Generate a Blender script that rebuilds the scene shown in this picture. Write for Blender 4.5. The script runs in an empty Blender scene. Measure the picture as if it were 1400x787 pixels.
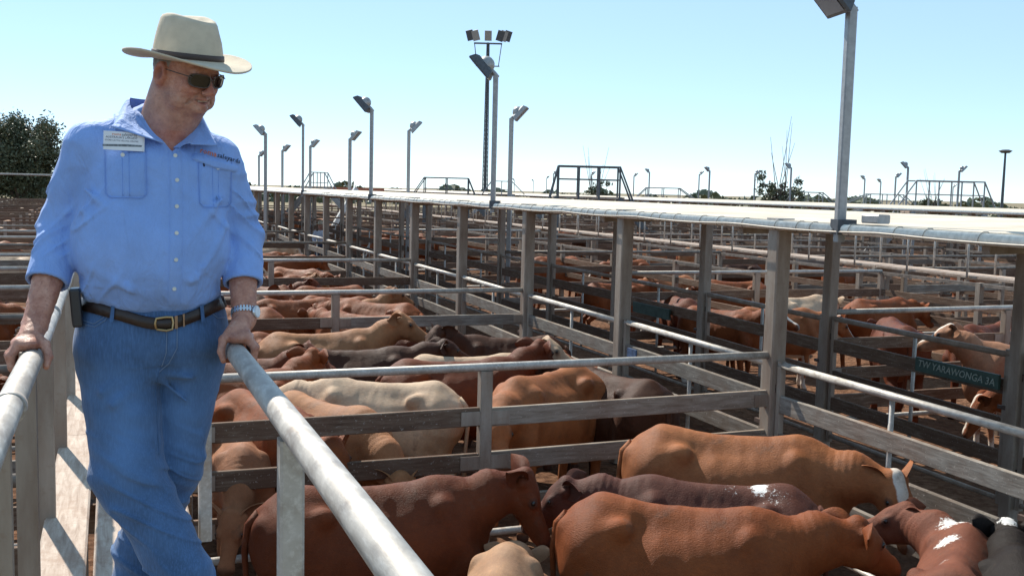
import bpy, bmesh, math, random
import numpy as np
from math import sin, cos, radians, pi, atan2, sqrt, floor
from mathutils import Vector, Matrix

# ------------------------------------------------------------------ camera, sky, sun, exposure
SC = bpy.context.scene
COL = SC.collection
random.seed(7)
RNG = np.random.default_rng(7)

cam_d = bpy.data.cameras.new("camera")
cam = bpy.data.objects.new("camera", cam_d); COL.objects.link(cam); SC.camera = cam
cam_d.sensor_width = 36.0; cam_d.lens = 36.0
cam_d.clip_start = 0.05; cam_d.clip_end = 6000
EYE = Vector((0.0, 0.0, 3.15))
def _camrot():
    roll = math.atan(.0245); pitch = math.atan(133.9/1400); yaw = radians(21.4807)
    fwd = Vector((sin(yaw)*cos(pitch), cos(yaw)*cos(pitch), -sin(pitch)))
    r0 = Vector((cos(yaw), -sin(yaw), 0)); u0 = r0.cross(fwd)
    r = r0*cos(roll)+u0*sin(roll); u = u0*cos(roll)-r0*sin(roll)
    return Matrix((r, u, -fwd)).transposed()
cam.matrix_world = Matrix.Translation(EYE) @ _camrot().to_4x4()

SUN_AZ = radians(-12.0)      # from +Y towards -X
SUN_EL = radians(45.0)
world = bpy.data.worlds.new("World"); SC.world = world; world.use_nodes = True
wt = world.node_tree; wt.nodes.clear()
sky = wt.nodes.new('ShaderNodeTexSky'); sky.sky_type = 'NISHITA'; sky.sun_disc = False
sky.sun_elevation = SUN_EL; sky.sun_rotation = SUN_AZ
sky.air_density = 0.6; sky.dust_density = 0.0; sky.ozone_density = 3.5
bg = wt.nodes.new('ShaderNodeBackground'); bg.inputs['Strength'].default_value = 0.15
wo = wt.nodes.new('ShaderNodeOutputWorld')
wb = wt.nodes.new('ShaderNodeMix'); wb.data_type = 'RGBA'; wb.blend_type = 'MULTIPLY'; wb.inputs[0].default_value = 1.0
wb.inputs[7].default_value = (.50, .46, .43, 1); wt.links.new(sky.outputs[0], wb.inputs[6]); 
wa = wt.nodes.new('ShaderNodeMix'); wa.data_type = 'RGBA'; wa.blend_type = 'ADD'; wa.inputs[0].default_value = 1.0       # flat pale blue added over the whole sky, also brightens the shade
wa.inputs[7].default_value = (1.42, 2.15, 2.75, 1); wt.links.new(wb.outputs[2], wa.inputs[6]); wt.links.new(wa.outputs[2], bg.inputs[0]); wt.links.new(bg.outputs[0], wo.inputs[0])
sun_d = bpy.data.lights.new("sun", 'SUN'); sun_d.energy = 5.0; sun_d.angle = radians(0.55)
sun_d.color = (1.0, 0.93, 0.82)
sun = bpy.data.objects.new("sun", sun_d); COL.objects.link(sun)
sdir = Vector((sin(SUN_AZ)*cos(SUN_EL), cos(SUN_AZ)*cos(SUN_EL), sin(SUN_EL)))
sun.rotation_euler = sdir.to_track_quat('Z', 'Y').to_euler()
sun.location = (-5, 20, 30)
SC.view_settings.view_transform = 'Standard'; SC.view_settings.look = 'None'
SC.view_settings.gamma = 1.0; SC.view_settings.exposure = 0.55
SC.view_settings.use_curve_mapping = False
SC.cycles.max_bounces = 6; SC.cycles.diffuse_bounces = 4

# ------------------------------------------------------------------ object helpers
def tag(o, label=None, cat=None, group=None, kind=None):
    if label: o["label"] = label
    if cat: o["category"] = cat
    if group: o["group"] = group
    if kind: o["kind"] = kind
    return o
def empty(name, label, cat, loc=(0, 0, 0), rz=0.0, group=None):
    o = bpy.data.objects.new(name, None); COL.objects.link(o)
    o.empty_display_size = 0.2
    o.location = loc; o.rotation_euler = (0, 0, rz)
    return tag(o, label, cat, group)
def obj(name, me, m=None, parent=None, loc=None, kind=None):
    o = bpy.data.objects.new(name, me); COL.objects.link(o)
    if m is not None and len(me.materials) == 0: me.materials.append(m)
    if parent is not None: o.parent = parent
    if loc is not None: o.location = loc
    if kind: o["kind"] = kind
    return o
def mesh_np(name, V, F, smooth=True):
    """V (n,3) array; F (m,3|4) array or list of lists"""
    me = bpy.data.meshes.new(name)
    if isinstance(F, np.ndarray) and F.ndim == 2:
        k = F.shape[1]; n = len(V); m = len(F)
        me.vertices.add(n); me.vertices.foreach_set('co', np.asarray(V, np.float32).ravel())
        me.loops.add(m*k); me.loops.foreach_set('vertex_index', F.astype(np.int32).ravel())
        me.polygons.add(m)
        me.polygons.foreach_set('loop_start', np.arange(0, m*k, k, dtype=np.int32))
        me.update(calc_edges=True)
    else:
        me.from_pydata([tuple(map(float, v)) for v in V], [], [tuple(map(int, f)) for f in F])
    me.polygons.foreach_set('use_smooth', np.full(len(me.polygons), smooth))
    me.validate(); me.update()
    return me
def set_attr(me, name, arr):
    a = me.attributes.new(name, 'FLOAT_COLOR', 'POINT')
    b = np.ones((len(me.vertices), 4), np.float32); b[:, :arr.shape[1]] = arr
    a.data.foreach_set('color', b.ravel())

class MB:
    """collects simple shapes; build() gives ONE mesh"""
    def __init__(s): s.V = []; s.F = []
    def add(s, V, F):
        o = len(s.V); s.V += [tuple(v) for v in V]; s.F += [tuple(i+o for i in f) for f in F]; return s
    def box(s, lo, hi, bev=0.0):
        (x0, y0, z0), (x1, y1, z1) = lo, hi
        if bev <= 0:
            V = [(x, y, z) for x in (x0, x1) for y in (y0, y1) for z in (z0, z1)]
            return s.add(V, [(0, 1, 3, 2), (4, 6, 7, 5), (0, 4, 5, 1), (2, 3, 7, 6), (0, 2, 6, 4), (1, 5, 7, 3)])
        d = (x1-x0, y1-y0, z1-z0); ax = d.index(max(d))      # long axis: chamfer the four long edges
        a1, a2 = [(1, 2), (2, 0), (0, 1)][ax]
        lo_, hi_ = (x0, y0, z0), (x1, y1, z1); b = min(bev, .3*min(d[a1], d[a2]))
        prof = [(lo_[a1]+b, lo_[a2]), (hi_[a1]-b, lo_[a2]), (hi_[a1], lo_[a2]+b), (hi_[a1], hi_[a2]-b),
                (hi_[a1]-b, hi_[a2]), (lo_[a1]+b, hi_[a2]), (lo_[a1], hi_[a2]-b), (lo_[a1], lo_[a2]+b)]
        V = []
        for e in (lo_[ax], hi_[ax]):
            for p, q in prof:
                v = [0, 0, 0]; v[ax] = e; v[a1] = p; v[a2] = q; V.append(v)
        F = [(i, (i+1) % 8, 8+(i+1) % 8, 8+i) for i in range(8)]
        return s.add(V, F+[tuple(range(7, -1, -1)), tuple(range(8, 16))])
    def tube(s, pts, r, n=8, cap=True):
        P = [Vector(p) for p in pts]; rr = r if isinstance(r, (list, tuple)) else [r]*len(P)
        V = []; F = []
        t = (P[1]-P[0]).normalized()
        a = t.cross(Vector((0, 0, 1)))
        if a.length < .1: a = t.cross(Vector((1, 0, 0)))
        a.normalize()
        for i, p in enumerate(P):
            t = ((P[min(i+1, len(P)-1)]-P[max(i-1, 0)])).normalized()
            a = (a-t*a.dot(t)).normalized(); b = t.cross(a)
            for k in range(n):
                w = 2*pi*k/n; V.append(p+(a*cos(w)+b*sin(w))*rr[i])
        for i in range(len(P)-1):
            for k in range(n):
                F.append((i*n+k, i*n+(k+1) % n, (i+1)*n+(k+1) % n, (i+1)*n+k))
        if cap: F += [tuple(range(n-1, -1, -1)), tuple((len(P)-1)*n+k for k in range(n))]
        return s.add(V, F)
    def bar(s, a, b, w, h, up=(0, 0, 1)):
        a = Vector(a); b = Vector(b); t = (b-a).normalized(); u = Vector(up)
        if abs(t.dot(u)) > .95: u = Vector((0, 1, 0))
        sx = t.cross(u).normalized(); u = sx.cross(t)
        V = [p+sx*i*w/2+u*j*h/2 for p in (a, b) for i, j in ((-1, -1), (1, -1), (1, 1), (-1, 1))]
        return s.add(V, [(3, 2, 1, 0), (4, 5, 6, 7), (0, 1, 5, 4), (1, 2, 6, 5), (2, 3, 7, 6), (3, 0, 4, 7)])
    def mesh(s, name='part', smooth=False):
        me = bpy.data.meshes.new(name); me.from_pydata([tuple(v) for v in s.V], [], s.F)
        if smooth:
            me.polygons.foreach_set('use_smooth', [len(p.vertices) <= 4 for p in me.polygons])
        me.update(); return me

_cache = {}
def boxm(dx, dy, dz, m, bev=0.0, wob=None):
    """shared mesh of a box centred on the origin"""
    k = ('b', round(dx, 3), round(dy, 3), round(dz, 3), m.name, bev)
    if k not in _cache:
        me = MB().box((-dx/2, -dy/2, -dz/2), (dx/2, dy/2, dz/2), bev).mesh('piece'); me.materials.append(m); _cache[k] = me
    return _cache[k]
def pipem(L, r, axis, m, n=10):
    k = ('p', round(L, 3), round(r, 4), axis, m.name, n)
    if k not in _cache:
        e = [0, 0, 0]; e[axis] = L/2
        me = MB().tube([[-v for v in e], e], r, n).mesh('pipe', True); me.materials.append(m); _cache[k] = me
    return _cache[k]
ORD = ['first', 'second', 'third', 'fourth', 'fifth', 'sixth', 'seventh', 'eighth', 'ninth', 'tenth', 'eleventh',
       'twelfth', 'thirteenth', 'fourteenth', 'fifteenth', 'sixteenth', 'seventeenth', 'eighteenth', 'nineteenth', 'twentieth',
       'twenty-first', 'twenty-second', 'twenty-third', 'twenty-fourth', 'twenty-fifth', 'twenty-sixth', 'twenty-seventh']

# ------------------------------------------------------------------ signed distance modelling
def A(*v): return np.array(v, np.float32)
def smin(a, b, k):
    h = np.clip(.5+.5*(b-a)/k, 0, 1); return b*(1-h)+a*h-k*h*(1-h)
def smax(a, b, k): return -smin(-a, -b, k)
def cone(P, a, b, ra, rb, s=None):
    a = A(*a); b = A(*b); sc = 1.0
    if s is not None: s = A(*s); P = P/s; a = a/s; b = b/s; sc = float(s.min())
    ab = b-a; t = np.clip((P-a)@ab/max(float(ab@ab), 1e-9), 0, 1)
    d = P-a-t[:, None]*ab
    return (np.sqrt((d*d).sum(1))-(ra+(rb-ra)*t))*sc
def ell(P, c, r, R=None):
    q = P-A(*c)
    if R is not None: q = q@R
    r = A(*r); k0 = np.sqrt(((q/r)**2).sum(1)); k1 = np.sqrt(((q/(r*r))**2).sum(1))
    return k0*(k0-1)/np.maximum(k1, 1e-6)
def rotm(yaw=0, pitch=0, roll=0):
    """columns = local axes (x forward, y left, z up); pitch>0 looks down"""
    cy, sy, cp, sp, cr, sr = cos(yaw), sin(yaw), cos(pitch), sin(pitch), cos(roll), sin(roll)
    Rz = np.array([[cy, -sy, 0], [sy, cy, 0], [0, 0, 1]]); Ry = np.array([[cp, 0, sp], [0, 1, 0], [-sp, 0, cp]])
    Rx = np.array([[1, 0, 0], [0, cr, -sr], [0, sr, cr]])
    return (Rz@Ry@Rx).astype(np.float32)
def vnoise(P, seed=0):
    """value noise in about -1..1"""
    P = P.astype(np.float64)+seed*17.13; I = np.floor(P).astype(np.int64); f = P-I; f = f*f*(3-2*f); out = 0
    def hsh(x, y, z):
        n = (x*374761393+y*668265263+z*2147483647+seed*974711) & 0xffffffff
        n = ((n ^ (n >> 13))*1274126177) & 0xffffffff
        return ((n ^ (n >> 16)) & 0xffff)/32767.5-1
    for dx in (0, 1):
        for dy in (0, 1):
            for dz in (0, 1):
                w = (f[:, 0] if dx else 1-f[:, 0])*(f[:, 1] if dy else 1-f[:, 1])*(f[:, 2] if dz else 1-f[:, 2])
                out = out+w*hsh(I[:, 0]+dx, I[:, 1]+dy, I[:, 2]+dz)
    return out.astype(np.float32)
def surface(f, lo, hi, h, newton=1, B=8, slack=1.7):
    lo = np.array(lo, np.float64); n = np.ceil((np.array(hi)-lo)/h/B).astype(int)
    N = n*B+1
    bi = np.stack(np.meshgrid(*[np.arange(k) for k in n], indexing='ij'), -1).reshape(-1, 3)
    bc = lo+(bi+.5)*B*h
    d = f(bc.astype(np.float32)); act = np.abs(d) < B*h*.87*slack
    D = np.repeat(np.repeat(np.repeat(d.reshape(*n), B, 0), B, 1), B, 2)
    D = np.pad(D, ((0, 1),)*3, mode='edge').astype(np.float32)
    off = np.stack(np.meshgrid(*[np.arange(B+1)]*3, indexing='ij'), -1).reshape(-1, 3)
    ab = bi[act]
    M = np.zeros(N, bool)
    for s in range(0, len(ab), 400):
        I = (ab[s:s+400, None, :]*B+off[None]).reshape(-1, 3); M[I[:, 0], I[:, 1], I[:, 2]] = True
    I = np.argwhere(M)
    vals = np.empty(len(I), np.float32)
    for s in range(0, len(I), 200000):
        vals[s:s+200000] = f((lo+I[s:s+200000]*h).astype(np.float32))
    D[I[:, 0], I[:, 1], I[:, 2]] = vals
    S = D < 0
    c = [S[a:N[0]-1+a, b:N[1]-1+b, e:N[2]-1+e] for a in (0, 1) for b in (0, 1) for e in (0, 1)]
    anyc = c[0].copy(); allc = c[0].copy()
    for q in c[1:]: anyc |= q; allc &= q
    C = np.argwhere(anyc & ~allc); idx = np.full(N-1, -1, np.int32); idx[C[:, 0], C[:, 1], C[:, 2]] = np.arange(len(C))
    acc = np.zeros((len(C), 3)); cnt = np.zeros(len(C))
    for ax in range(3):
        o1, o2 = [k for k in range(3) if k != ax]
        for u in (0, 1):
            for v in (0, 1):
                p = C.copy(); p[:, o1] += u; p[:, o2] += v; q = p.copy(); q[:, ax] += 1
                da = D[p[:, 0], p[:, 1], p[:, 2]]; db = D[q[:, 0], q[:, 1], q[:, 2]]
                m = (da < 0) != (db < 0); t = np.where(m, da/np.where(m, da-db, 1), 0)
                pos = (p-C).astype(float); pos[:, ax] += t
                acc += pos*m[:, None]; cnt += m
    V = lo+(C+acc/np.maximum(cnt, 1)[:, None])*h
    Fs = []
    for ax in range(3):
        o1, o2 = [(1, 2), (2, 0), (0, 1)][ax]
        sl = [slice(None)]*3; sl[ax] = slice(0, -1); a = S[tuple(sl)]
        sl[ax] = slice(1, None); b = S[tuple(sl)]
        E = np.argwhere(a != b); E = E[(E[:, o1] > 0) & (E[:, o2] > 0) & (E[:, o1] < N[o1]-1) & (E[:, o2] < N[o2]-1)]
        fl = S[E[:, 0], E[:, 1], E[:, 2]]
        q = []
        for u, v in ((0, 0), (1, 0), (1, 1), (0, 1)):
            p = E.copy(); p[:, o1] -= u; p[:, o2] -= v; q.append(idx[p[:, 0], p[:, 1], p[:, 2]])
        q = np.stack(q, 1); q = np.where(fl[:, None], q[:, ::-1], q)[:, ::-1]; Fs.append(q)
    Fq = np.concatenate(Fs); Fq = Fq[(Fq >= 0).all(1)]
    V = V.astype(np.float32)
    for _ in range(newton):
        e = h*.5; d0 = f(V); g = np.stack([f(V+np.eye(3, dtype=np.float32)[k]*e)-d0 for k in range(3)], 1)/e
        g2 = np.maximum((g*g).sum(1), .2); st = np.clip(d0/g2, -h*.8, h*.8); V = V-g*st[:, None]
    # outward normals?
    if len(Fq):
        a, b, c3 = V[Fq[:, 0]], V[Fq[:, 1]], V[Fq[:, 2]]; nr = np.cross(b-a, c3-a)
        smp = slice(0, len(Fq), max(1, len(Fq)//500)); ctr = V[Fq[smp]].mean(1); nn = nr[smp]; nn = nn/np.maximum(np.linalg.norm(nn, axis=1, keepdims=True), 1e-9)
        if (f((ctr+nn*h).astype(np.float32)) < f((ctr-nn*h).astype(np.float32))).mean() > .5: Fq = Fq[:, ::-1]
    return V, Fq

# ------------------------------------------------------------------ materials
class NT:
    def __init__(s, name):
        s.m = bpy.data.materials.new(name); s.m.use_nodes = True; s.t = s.m.node_tree; s.t.nodes.clear()
        s.out = s.n('ShaderNodeOutputMaterial'); s.b = s.n('ShaderNodeBsdfPrincipled'); s.l(s.b.outputs[0], s.out.inputs[0])
        s.geo = None; s.tc = None
    def n(s, k, **kw):
        x = s.t.nodes.new(k)
        for a, v in kw.items(): setattr(x, a, v)
        return x
    def l(s, a, b): s.t.links.new(a, b)
    def set(s, sock, v):
        if hasattr(v, 'is_output') or hasattr(v, 'links'): s.l(v, sock)
        else: sock.default_value = v if not isinstance(v, tuple) or len(v) != 3 or sock.type == 'VECTOR' else (*v, 1)
    def pos(s):
        if not s.geo: s.geo = s.n('ShaderNodeNewGeometry')
        return s.geo.outputs['Position']
    def oc(s):
        if not s.tc: s.tc = s.n('ShaderNodeTexCoord')
        return s.tc.outputs['Object']
    def map(s, v, sc, rot=(0, 0, 0)):
        x = s.n('ShaderNodeMapping'); s.l(v, x.inputs['Vector']); x.inputs['Scale'].default_value = sc; x.inputs['Rotation'].default_value = rot
        return x.outputs[0]
    def noise(s, v, scale, det=4, rough=.55, dist=0):
        x = s.n('ShaderNodeTexNoise'); s.l(v, x.inputs['Vector']); x.inputs['Scale'].default_value = scale
        x.inputs['Detail'].default_value = det; x.inputs['Roughness'].default_value = rough; x.inputs['Distortion'].default_value = dist
        return x.outputs['Fac']
    def ramp(s, f, stops):
        x = s.n('ShaderNodeValToRGB'); s.l(f, x.inputs[0]); e = x.color_ramp.elements
        while len(e) < len(stops): e.new(.5)
        for k, (p, c) in enumerate(stops):
            e[k].position = p; e[k].color = (c, c, c, 1) if isinstance(c, (int, float)) else (*c, 1)
        return x.outputs[0]
    def mix(s, f, a, b, mode='MIX'):
        x = s.n('ShaderNodeMix', data_type='RGBA', blend_type=mode)
        s.set(x.inputs[0], f); s.set(x.inputs[6], a); s.set(x.inputs[7], b); return x.outputs[2]
    def math(s, op, a, b=0.0):
        x = s.n('ShaderNodeMath', operation=op); s.set(x.inputs[0], a); s.set(x.inputs[1], b); return x.outputs[0]
    def bump(s, h, st=.3, d=.01, prev=None):
        x = s.n('ShaderNodeBump'); s.l(h, x.inputs['Height']); x.inputs['Strength'].default_value = st; x.inputs['Distance'].default_value = d
        if prev is not None: s.l(prev, x.inputs['Normal'])
        s.l(x.outputs[0], s.b.inputs['Normal']); return x.outputs[0]
    def col(s, c): s.set(s.b.inputs['Base Color'], c)
    def rough(s, r): s.set(s.b.inputs['Roughness'], r)
    def p(s, k, v): s.set(s.b.inputs[k], v)
M = {}
def simple(name, c, r=.6, metal=0.0, var=.15, scale=12, bump=.0, bscale=60, rand=0.0):
    t = NT(name); f = t.noise(t.pos(), scale, 4)
    lo = tuple(v*(1-var) for v in c); hi = tuple(min(1, v*(1+var)) for v in c)
    k = t.ramp(f, [(.3, lo), (.7, hi)])
    if rand:
        oi = t.n('ShaderNodeObjectInfo'); mr = t.n('ShaderNodeMapRange'); t.l(oi.outputs['Random'], mr.inputs[0])
        mr.inputs[3].default_value = 1-rand; mr.inputs[4].default_value = 1+rand
        k = t.mix(1.0, k, mr.outputs[0], 'MULTIPLY')
    t.col(k); t.rough(r); t.p('Metallic', metal)
    if bump: t.bump(t.noise(t.pos(), bscale, 3), bump, .01)
    M[name] = t.m; return t

# galvanised pipe, weathered
t = NT('galvanised'); n1 = t.noise(t.pos(), 9, 5, .65); n2 = t.noise(t.map(t.pos(), (60, 14, 60)), 1.0, 4, .6)
c = t.ramp(n1, [(.25, (.25, .21, .18)), (.5, (.40, .37, .33)), (.75, (.53, .50, .46))])
c = t.mix(t.ramp(n2, [(.5, 0.0), (.68, .55)]), c, (.62, .60, .56))
c = t.mix(t.ramp(t.noise(t.pos(), 3.1, 6, .7), [(.58, 0.0), (.72, .6)]), c, (.30, .19, .12))
t.col(c); t.rough(t.ramp(n1, [(.3, .42), (.7, .7)])); t.p('Metallic', .25); t.bump(n2, .2, .004); M['galvanised'] = t.m
# grimy painted square post: pale grey, rust and dung stains
t = NT('post_steel'); n1 = t.noise(t.map(t.pos(), (7, 7, 1.6)), 1.0, 5, .65); n2 = t.noise(t.pos(), 30, 4, .7)
c = t.ramp(n1, [(.25, (.17, .115, .08)), (.55, (.29, .235, .185)), (.8, (.40, .345, .285))])
c = t.mix(t.ramp(n2, [(.55, 0.0), (.75, .5)]), c, (.20, .115, .07))
c = t.mix(t.ramp(t.noise(t.map(t.pos(), (2.2, 2.2, .5)), 1.0, 4, .6), [(.55, 0.0), (.7, .55)]), c, (.24, .145, .095))
t.col(c); t.rough(.55); t.bump(n2, .12, .004); M['post_steel'] = t.m
# weathered rail board (bleached timber, mud rubbed on by the cattle)
def board(name, a, b, d, st):
    t = NT(name); g = t.noise(t.map(t.pos(), (4, 4, 34)), 1.0, 6, .65, .4); n = t.noise(t.pos(), 2.3, 5, .6)
    oi = t.n('ShaderNodeObjectInfo')
    c = t.ramp(g, [(.28, a), (.52, b), (.75, d)])
    c = t.mix(t.ramp(n, [(.45, 0.0), (.68, st)]), c, (.15, .085, .055))
    mr = t.n('ShaderNodeMapRange'); t.l(oi.outputs['Random'], mr.inputs[0]); mr.inputs[3].default_value = .72; mr.inputs[4].default_value = 1.18
    c = t.mix(1.0, c, mr.outputs[0], 'MULTIPLY')
    sp = t.noise(t.pos(), 55, 3, .6); c = t.mix(t.ramp(sp, [(.64, 0.0), (.7, .5)]), c, (.55, .50, .44))
    t.col(c); t.rough(.8); t.p('Specular IOR Level', .2); t.bump(g, .45, .006); M[name] = t.m
board('rail_board', (.085, .048, .031), (.165, .108, .074), (.28, .215, .16), .8)
board('tan_board', (.17, .125, .09), (.29, .235, .185), (.40, .345, .29), .35)
board('grey_board', (.12, .098, .08), (.22, .192, .162), (.35, .32, .28), .5)
# catwalk plank: bleached, stained
t = NT('plank'); g = t.noise(t.map(t.pos(), (40, 4, 4)), 1.0, 6, .65, .8); n = t.noise(t.pos(), 5, 6, .7); n3 = t.noise(t.pos(), 70, 3, .7)
c = t.ramp(g, [(.25, (.22, .145, .10)), (.5, (.39, .30, .235)), (.72, (.52, .44, .36))])
c = t.mix(t.ramp(n, [(.5, 0.0), (.66, .6)]), c, (.26, .155, .10))
c = t.mix(t.ramp(n3, [(.62, 0.0), (.7, .6)]), c, (.15, .08, .05))
t.col(c); t.rough(.8); nb = t.bump(g, .5, .006); t.bump(n3, .3, .004, nb); M['plank'] = t.m
# deck sheet
t = NT('deck_sheet'); n = t.noise(t.pos(), 1.4, 6, .65); n3 = t.noise(t.pos(), 14, 5, .7)
c = t.ramp(n, [(.3, (.42, .35, .26)), (.65, (.64, .57, .46))]); c = t.mix(t.ramp(n3, [(.55, 0.0), (.75, .5)]), c, (.48, .39, .30))
t.col(c); t.rough(.7); t.bump(n3, .2, .01); M['deck_sheet'] = t.m
# trodden dirt
t = NT('dirt'); n = t.noise(t.pos(), .8, 6, .6); n2 = t.noise(t.pos(), 7, 8, .75); v = t.n('ShaderNodeTexVoronoi'); t.l(t.pos(), v.inputs['Vector']); v.inputs['Scale'].default_value = 9
c = t.ramp(n2, [(.3, (.065, .029, .015)), (.5, (.17, .084, .046)), (.72, (.31, .18, .11))])
c = t.mix(t.ramp(n, [(.4, 0.0), (.65, .55)]), c, (.10, .052, .032))
st = t.noise(t.map(t.pos(), (60, 25, 1), (0, 0, .6)), 1.0, 4, .7); c = t.mix(t.ramp(st, [(.68, 0.0), (.74, .5)]), c, (.36, .26, .15))
t.col(c); t.rough(.95); t.p('Specular IOR Level', .1); nb = t.bump(n2, .9, .06); t.bump(v.outputs['Distance'], .7, .05, nb); M['dirt'] = t.m
# grass paddock far away
simple('paddock', (.17, .135, .07), .95, var=.35, scale=.05)
# leaves
t = NT('leaf'); oi = t.n('ShaderNodeNewGeometry'); c = t.ramp(t.noise(t.pos(), 1.3, 3), [(.3, (.055, .065, .032)), (.7, (.14, .15, .08))])
c = t.mix(t.math('MULTIPLY', oi.outputs['Random Per Island'], .5), c, (.11, .12, .065)); t.col(c); t.rough(.55)
t.p('Subsurface Weight', 0.0); M['leaf'] = t.m
simple('bark', (.13, .10, .08), .9, var=.3, scale=6)
simple('old_pipe', (.20, .165, .135), .55, .2, .35, 9)
simple('lamp_metal', (.30, .30, .30), .45, .5, .15, 20)
simple('lamp_dark', (.075, .08, .09), .5, .3, .2, 25)
simple('lamp_glass', (.22, .25, .29), .15, .0, .05)
simple('dark_pipe', (.11, .115, .12), .55, .3, .2)
simple('cream_pipe', (.78, .74, .66), .6, 0, .2, 20)
simple('pale_pipe', (.62, .62, .60), .5, .1, .12)
simple('wire', (.34, .31, .27), .6, .4)
simple('stud_wood', (.62, .52, .42), .8, 0, .2)
simple('sign_green', (.035, .070, .055), .6, 0, .35, 9)
simple('chalk', (.33, .38, .33), .9)
simple('red_sheet', (.38, .12, .06), .6, 0, .2)
simple('hinge', (.10, .065, .05), .7, .3, .4, 30)
# cattle coat : colour from the object, white / dark marks from the mesh
def coat(name, fine):
    t = NT(name); oi = t.n('ShaderNodeObjectInfo'); at = t.n('ShaderNodeAttribute'); at.attribute_name = 'mask'
    sp = t.n('ShaderNodeSeparateColor'); t.l(at.outputs['Color'], sp.inputs[0])
    o = t.oc(); n = t.noise(o, 3.2, 5, .6); n2 = t.noise(t.map(o, (14, 40, 30)), 1.0, 4, .6)
    c = oi.outputs['Color']
    c = t.mix(t.ramp(n, [(.35, .62), (.65, 0.0)]), c, t.mix(1.0, c, (.50, .42, .38), 'MULTIPLY'))
    c = t.mix(t.ramp(n2, [(.5, 0.0), (.75, .38)]), c, t.mix(1.0, c, (1.5, 1.35, 1.15), 'MULTIPLY'))
    nd = t.noise(o, 26, 5, .75); c = t.mix(t.ramp(nd, [(.6, 0.0), (.74, .25)]), c, (.20, .11, .06))
    wm = t.math('MULTIPLY', sp.outputs[0], oi.outputs['Alpha'])
    wm = t.math('ADD', wm, t.math('MULTIPLY', t.math('SUBTRACT', t.noise(o, 18, 4, .6), .5), .5))
    wm = t.math('MULTIPLY', t.ramp(wm, [(.42, 0.0), (.55, 1.0)]), t.math('MINIMUM', t.math('MULTIPLY', oi.outputs['Alpha'], 8.0), 1.0))
    c = t.mix(wm, c, (.66, .58, .50))
    gr = t.noise(t.map(o, (38, 120, 110)), 1.0, 3, .7); c = t.mix(1.0, c, t.ramp(gr, [(.25, .80), (.75, 1.0)]), 'MULTIPLY')
    dg = t.noise(o, 4.5, 6, .7); c = t.mix(t.ramp(dg, [(.60, 0.0), (.70, .42)]), c, (.10, .062, .042))
    pm = t.math('ADD', sp.outputs[2], t.math('MULTIPLY', t.math('SUBTRACT', t.noise(o, 42, 6, .8), .5), 1.5))
    c = t.mix(t.ramp(pm, [(.52, 0.0), (.60, 1.0)]), c, (.74, .72, .68))
    c = t.mix(t.math('MULTIPLY', sp.outputs[1], .85), c, (.055, .032, .025))
    t.col(c); t.rough(t.ramp(n, [(.3, .5), (.7, .68)])); t.p('Specular IOR Level', .15)
    if fine:
        f = t.noise(t.map(o, (60, 170, 170)), 1.0, 3, .65); f2 = t.noise(t.map(o, (9, 22, 16)), 1.0, 4, .6); nb = t.bump(f2, .14, .03); t.bump(f, .75, .007, nb)
    M[name] = t.m
coat('coat', True)
simple('eye', (.012, .009, .008), .08)
simple('horn', (.30, .25, .19), .5)
# man
def cloth(name, c, lo, hi, r, bs, warp=False):
    t = NT(name); o = t.oc(); n = t.noise(o, 7, 5, .6); f = t.noise(o, 420, 2, .5); at = t.n('ShaderNodeAttribute'); at.attribute_name = 'mask'
    sp = t.n('ShaderNodeSeparateColor'); t.l(at.outputs['Color'], sp.inputs[0])
    k = t.ramp(n, [(.3, tuple(v*lo for v in c)), (.7, tuple(min(1, v*hi) for v in c))])
    k = t.mix(t.ramp(f, [(.35, .16), (.65, 0.0)]), k, tuple(v*.55 for v in c))
    if warp:
        k = t.mix(t.math('MULTIPLY', sp.outputs[0], .55), k, tuple(min(1, v*2.1+.02) for v in c))
        k = t.mix(t.math('MULTIPLY', sp.outputs[1], .6), k, tuple(v*.45 for v in c))
        s2 = t.noise(t.map(o, (260, 260, 30)), 1.0, 3, .6); k = t.mix(t.ramp(s2, [(.45, 0.0), (.7, .3)]), k, tuple(min(1, v*1.9+.02) for v in c))
    t.col(k); t.rough(r); t.p('Sheen Weight', .15)
    w = t.noise(t.map(o, (22, 22, 9)), 1.0, 4, .55, .6); nb = t.bump(w, bs, .02); t.bump(f, .12, .002, nb); M[name] = t.m
cloth('shirt_cloth', (.235, .39, .77), .86, 1.06, .75, .6)
cloth('shirt_seam', (.165, .30, .68), .92, 1.06, .8, .1)
cloth('denim', (.052, .122, .262), .62, 1.28, .85, .28, True)
simple('denim_thread', (.16, .24, .38), .8)
t = NT('skin'); o = t.oc(); n = t.noise(o, 22, 5, .65); n2 = t.noise(o, 120, 4, .7); at = t.n('ShaderNodeAttribute'); at.attribute_name = 'mask'
sp = t.n('ShaderNodeSeparateColor'); t.l(at.outputs['Color'], sp.inputs[0])
c = t.ramp(n, [(.3, (.30, .115, .075)), (.55, (.49, .235, .16)), (.75, (.60, .34, .25))])
c = t.mix(t.ramp(n2, [(.52, 0.0), (.68, .55)]), c, (.26, .095, .06))
c = t.mix(t.ramp(t.noise(o, 55, 4, .6), [(.55, 0.0), (.7, .4)]), c, (.62, .36, .27))
c = t.mix(t.math('MULTIPLY', sp.outputs[0], .75), c, (.43, .11, .075))
c = t.mix(t.math('MULTIPLY', sp.outputs[1], .8), c, (.10, .05, .04))
c = t.mix(t.math('MULTIPLY', t.math('MULTIPLY', sp.outputs[2], n2), 1.3), c, (.30, .25, .22))
t.col(c); t.rough(.5); t.p('Subsurface Weight', .12); t.p('Subsurface Radius', (.01, .004, .002)); t.p('Subsurface Scale', 1.0)
nb = t.bump(n2, .5, .004); M['skin'] = t.m
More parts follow.
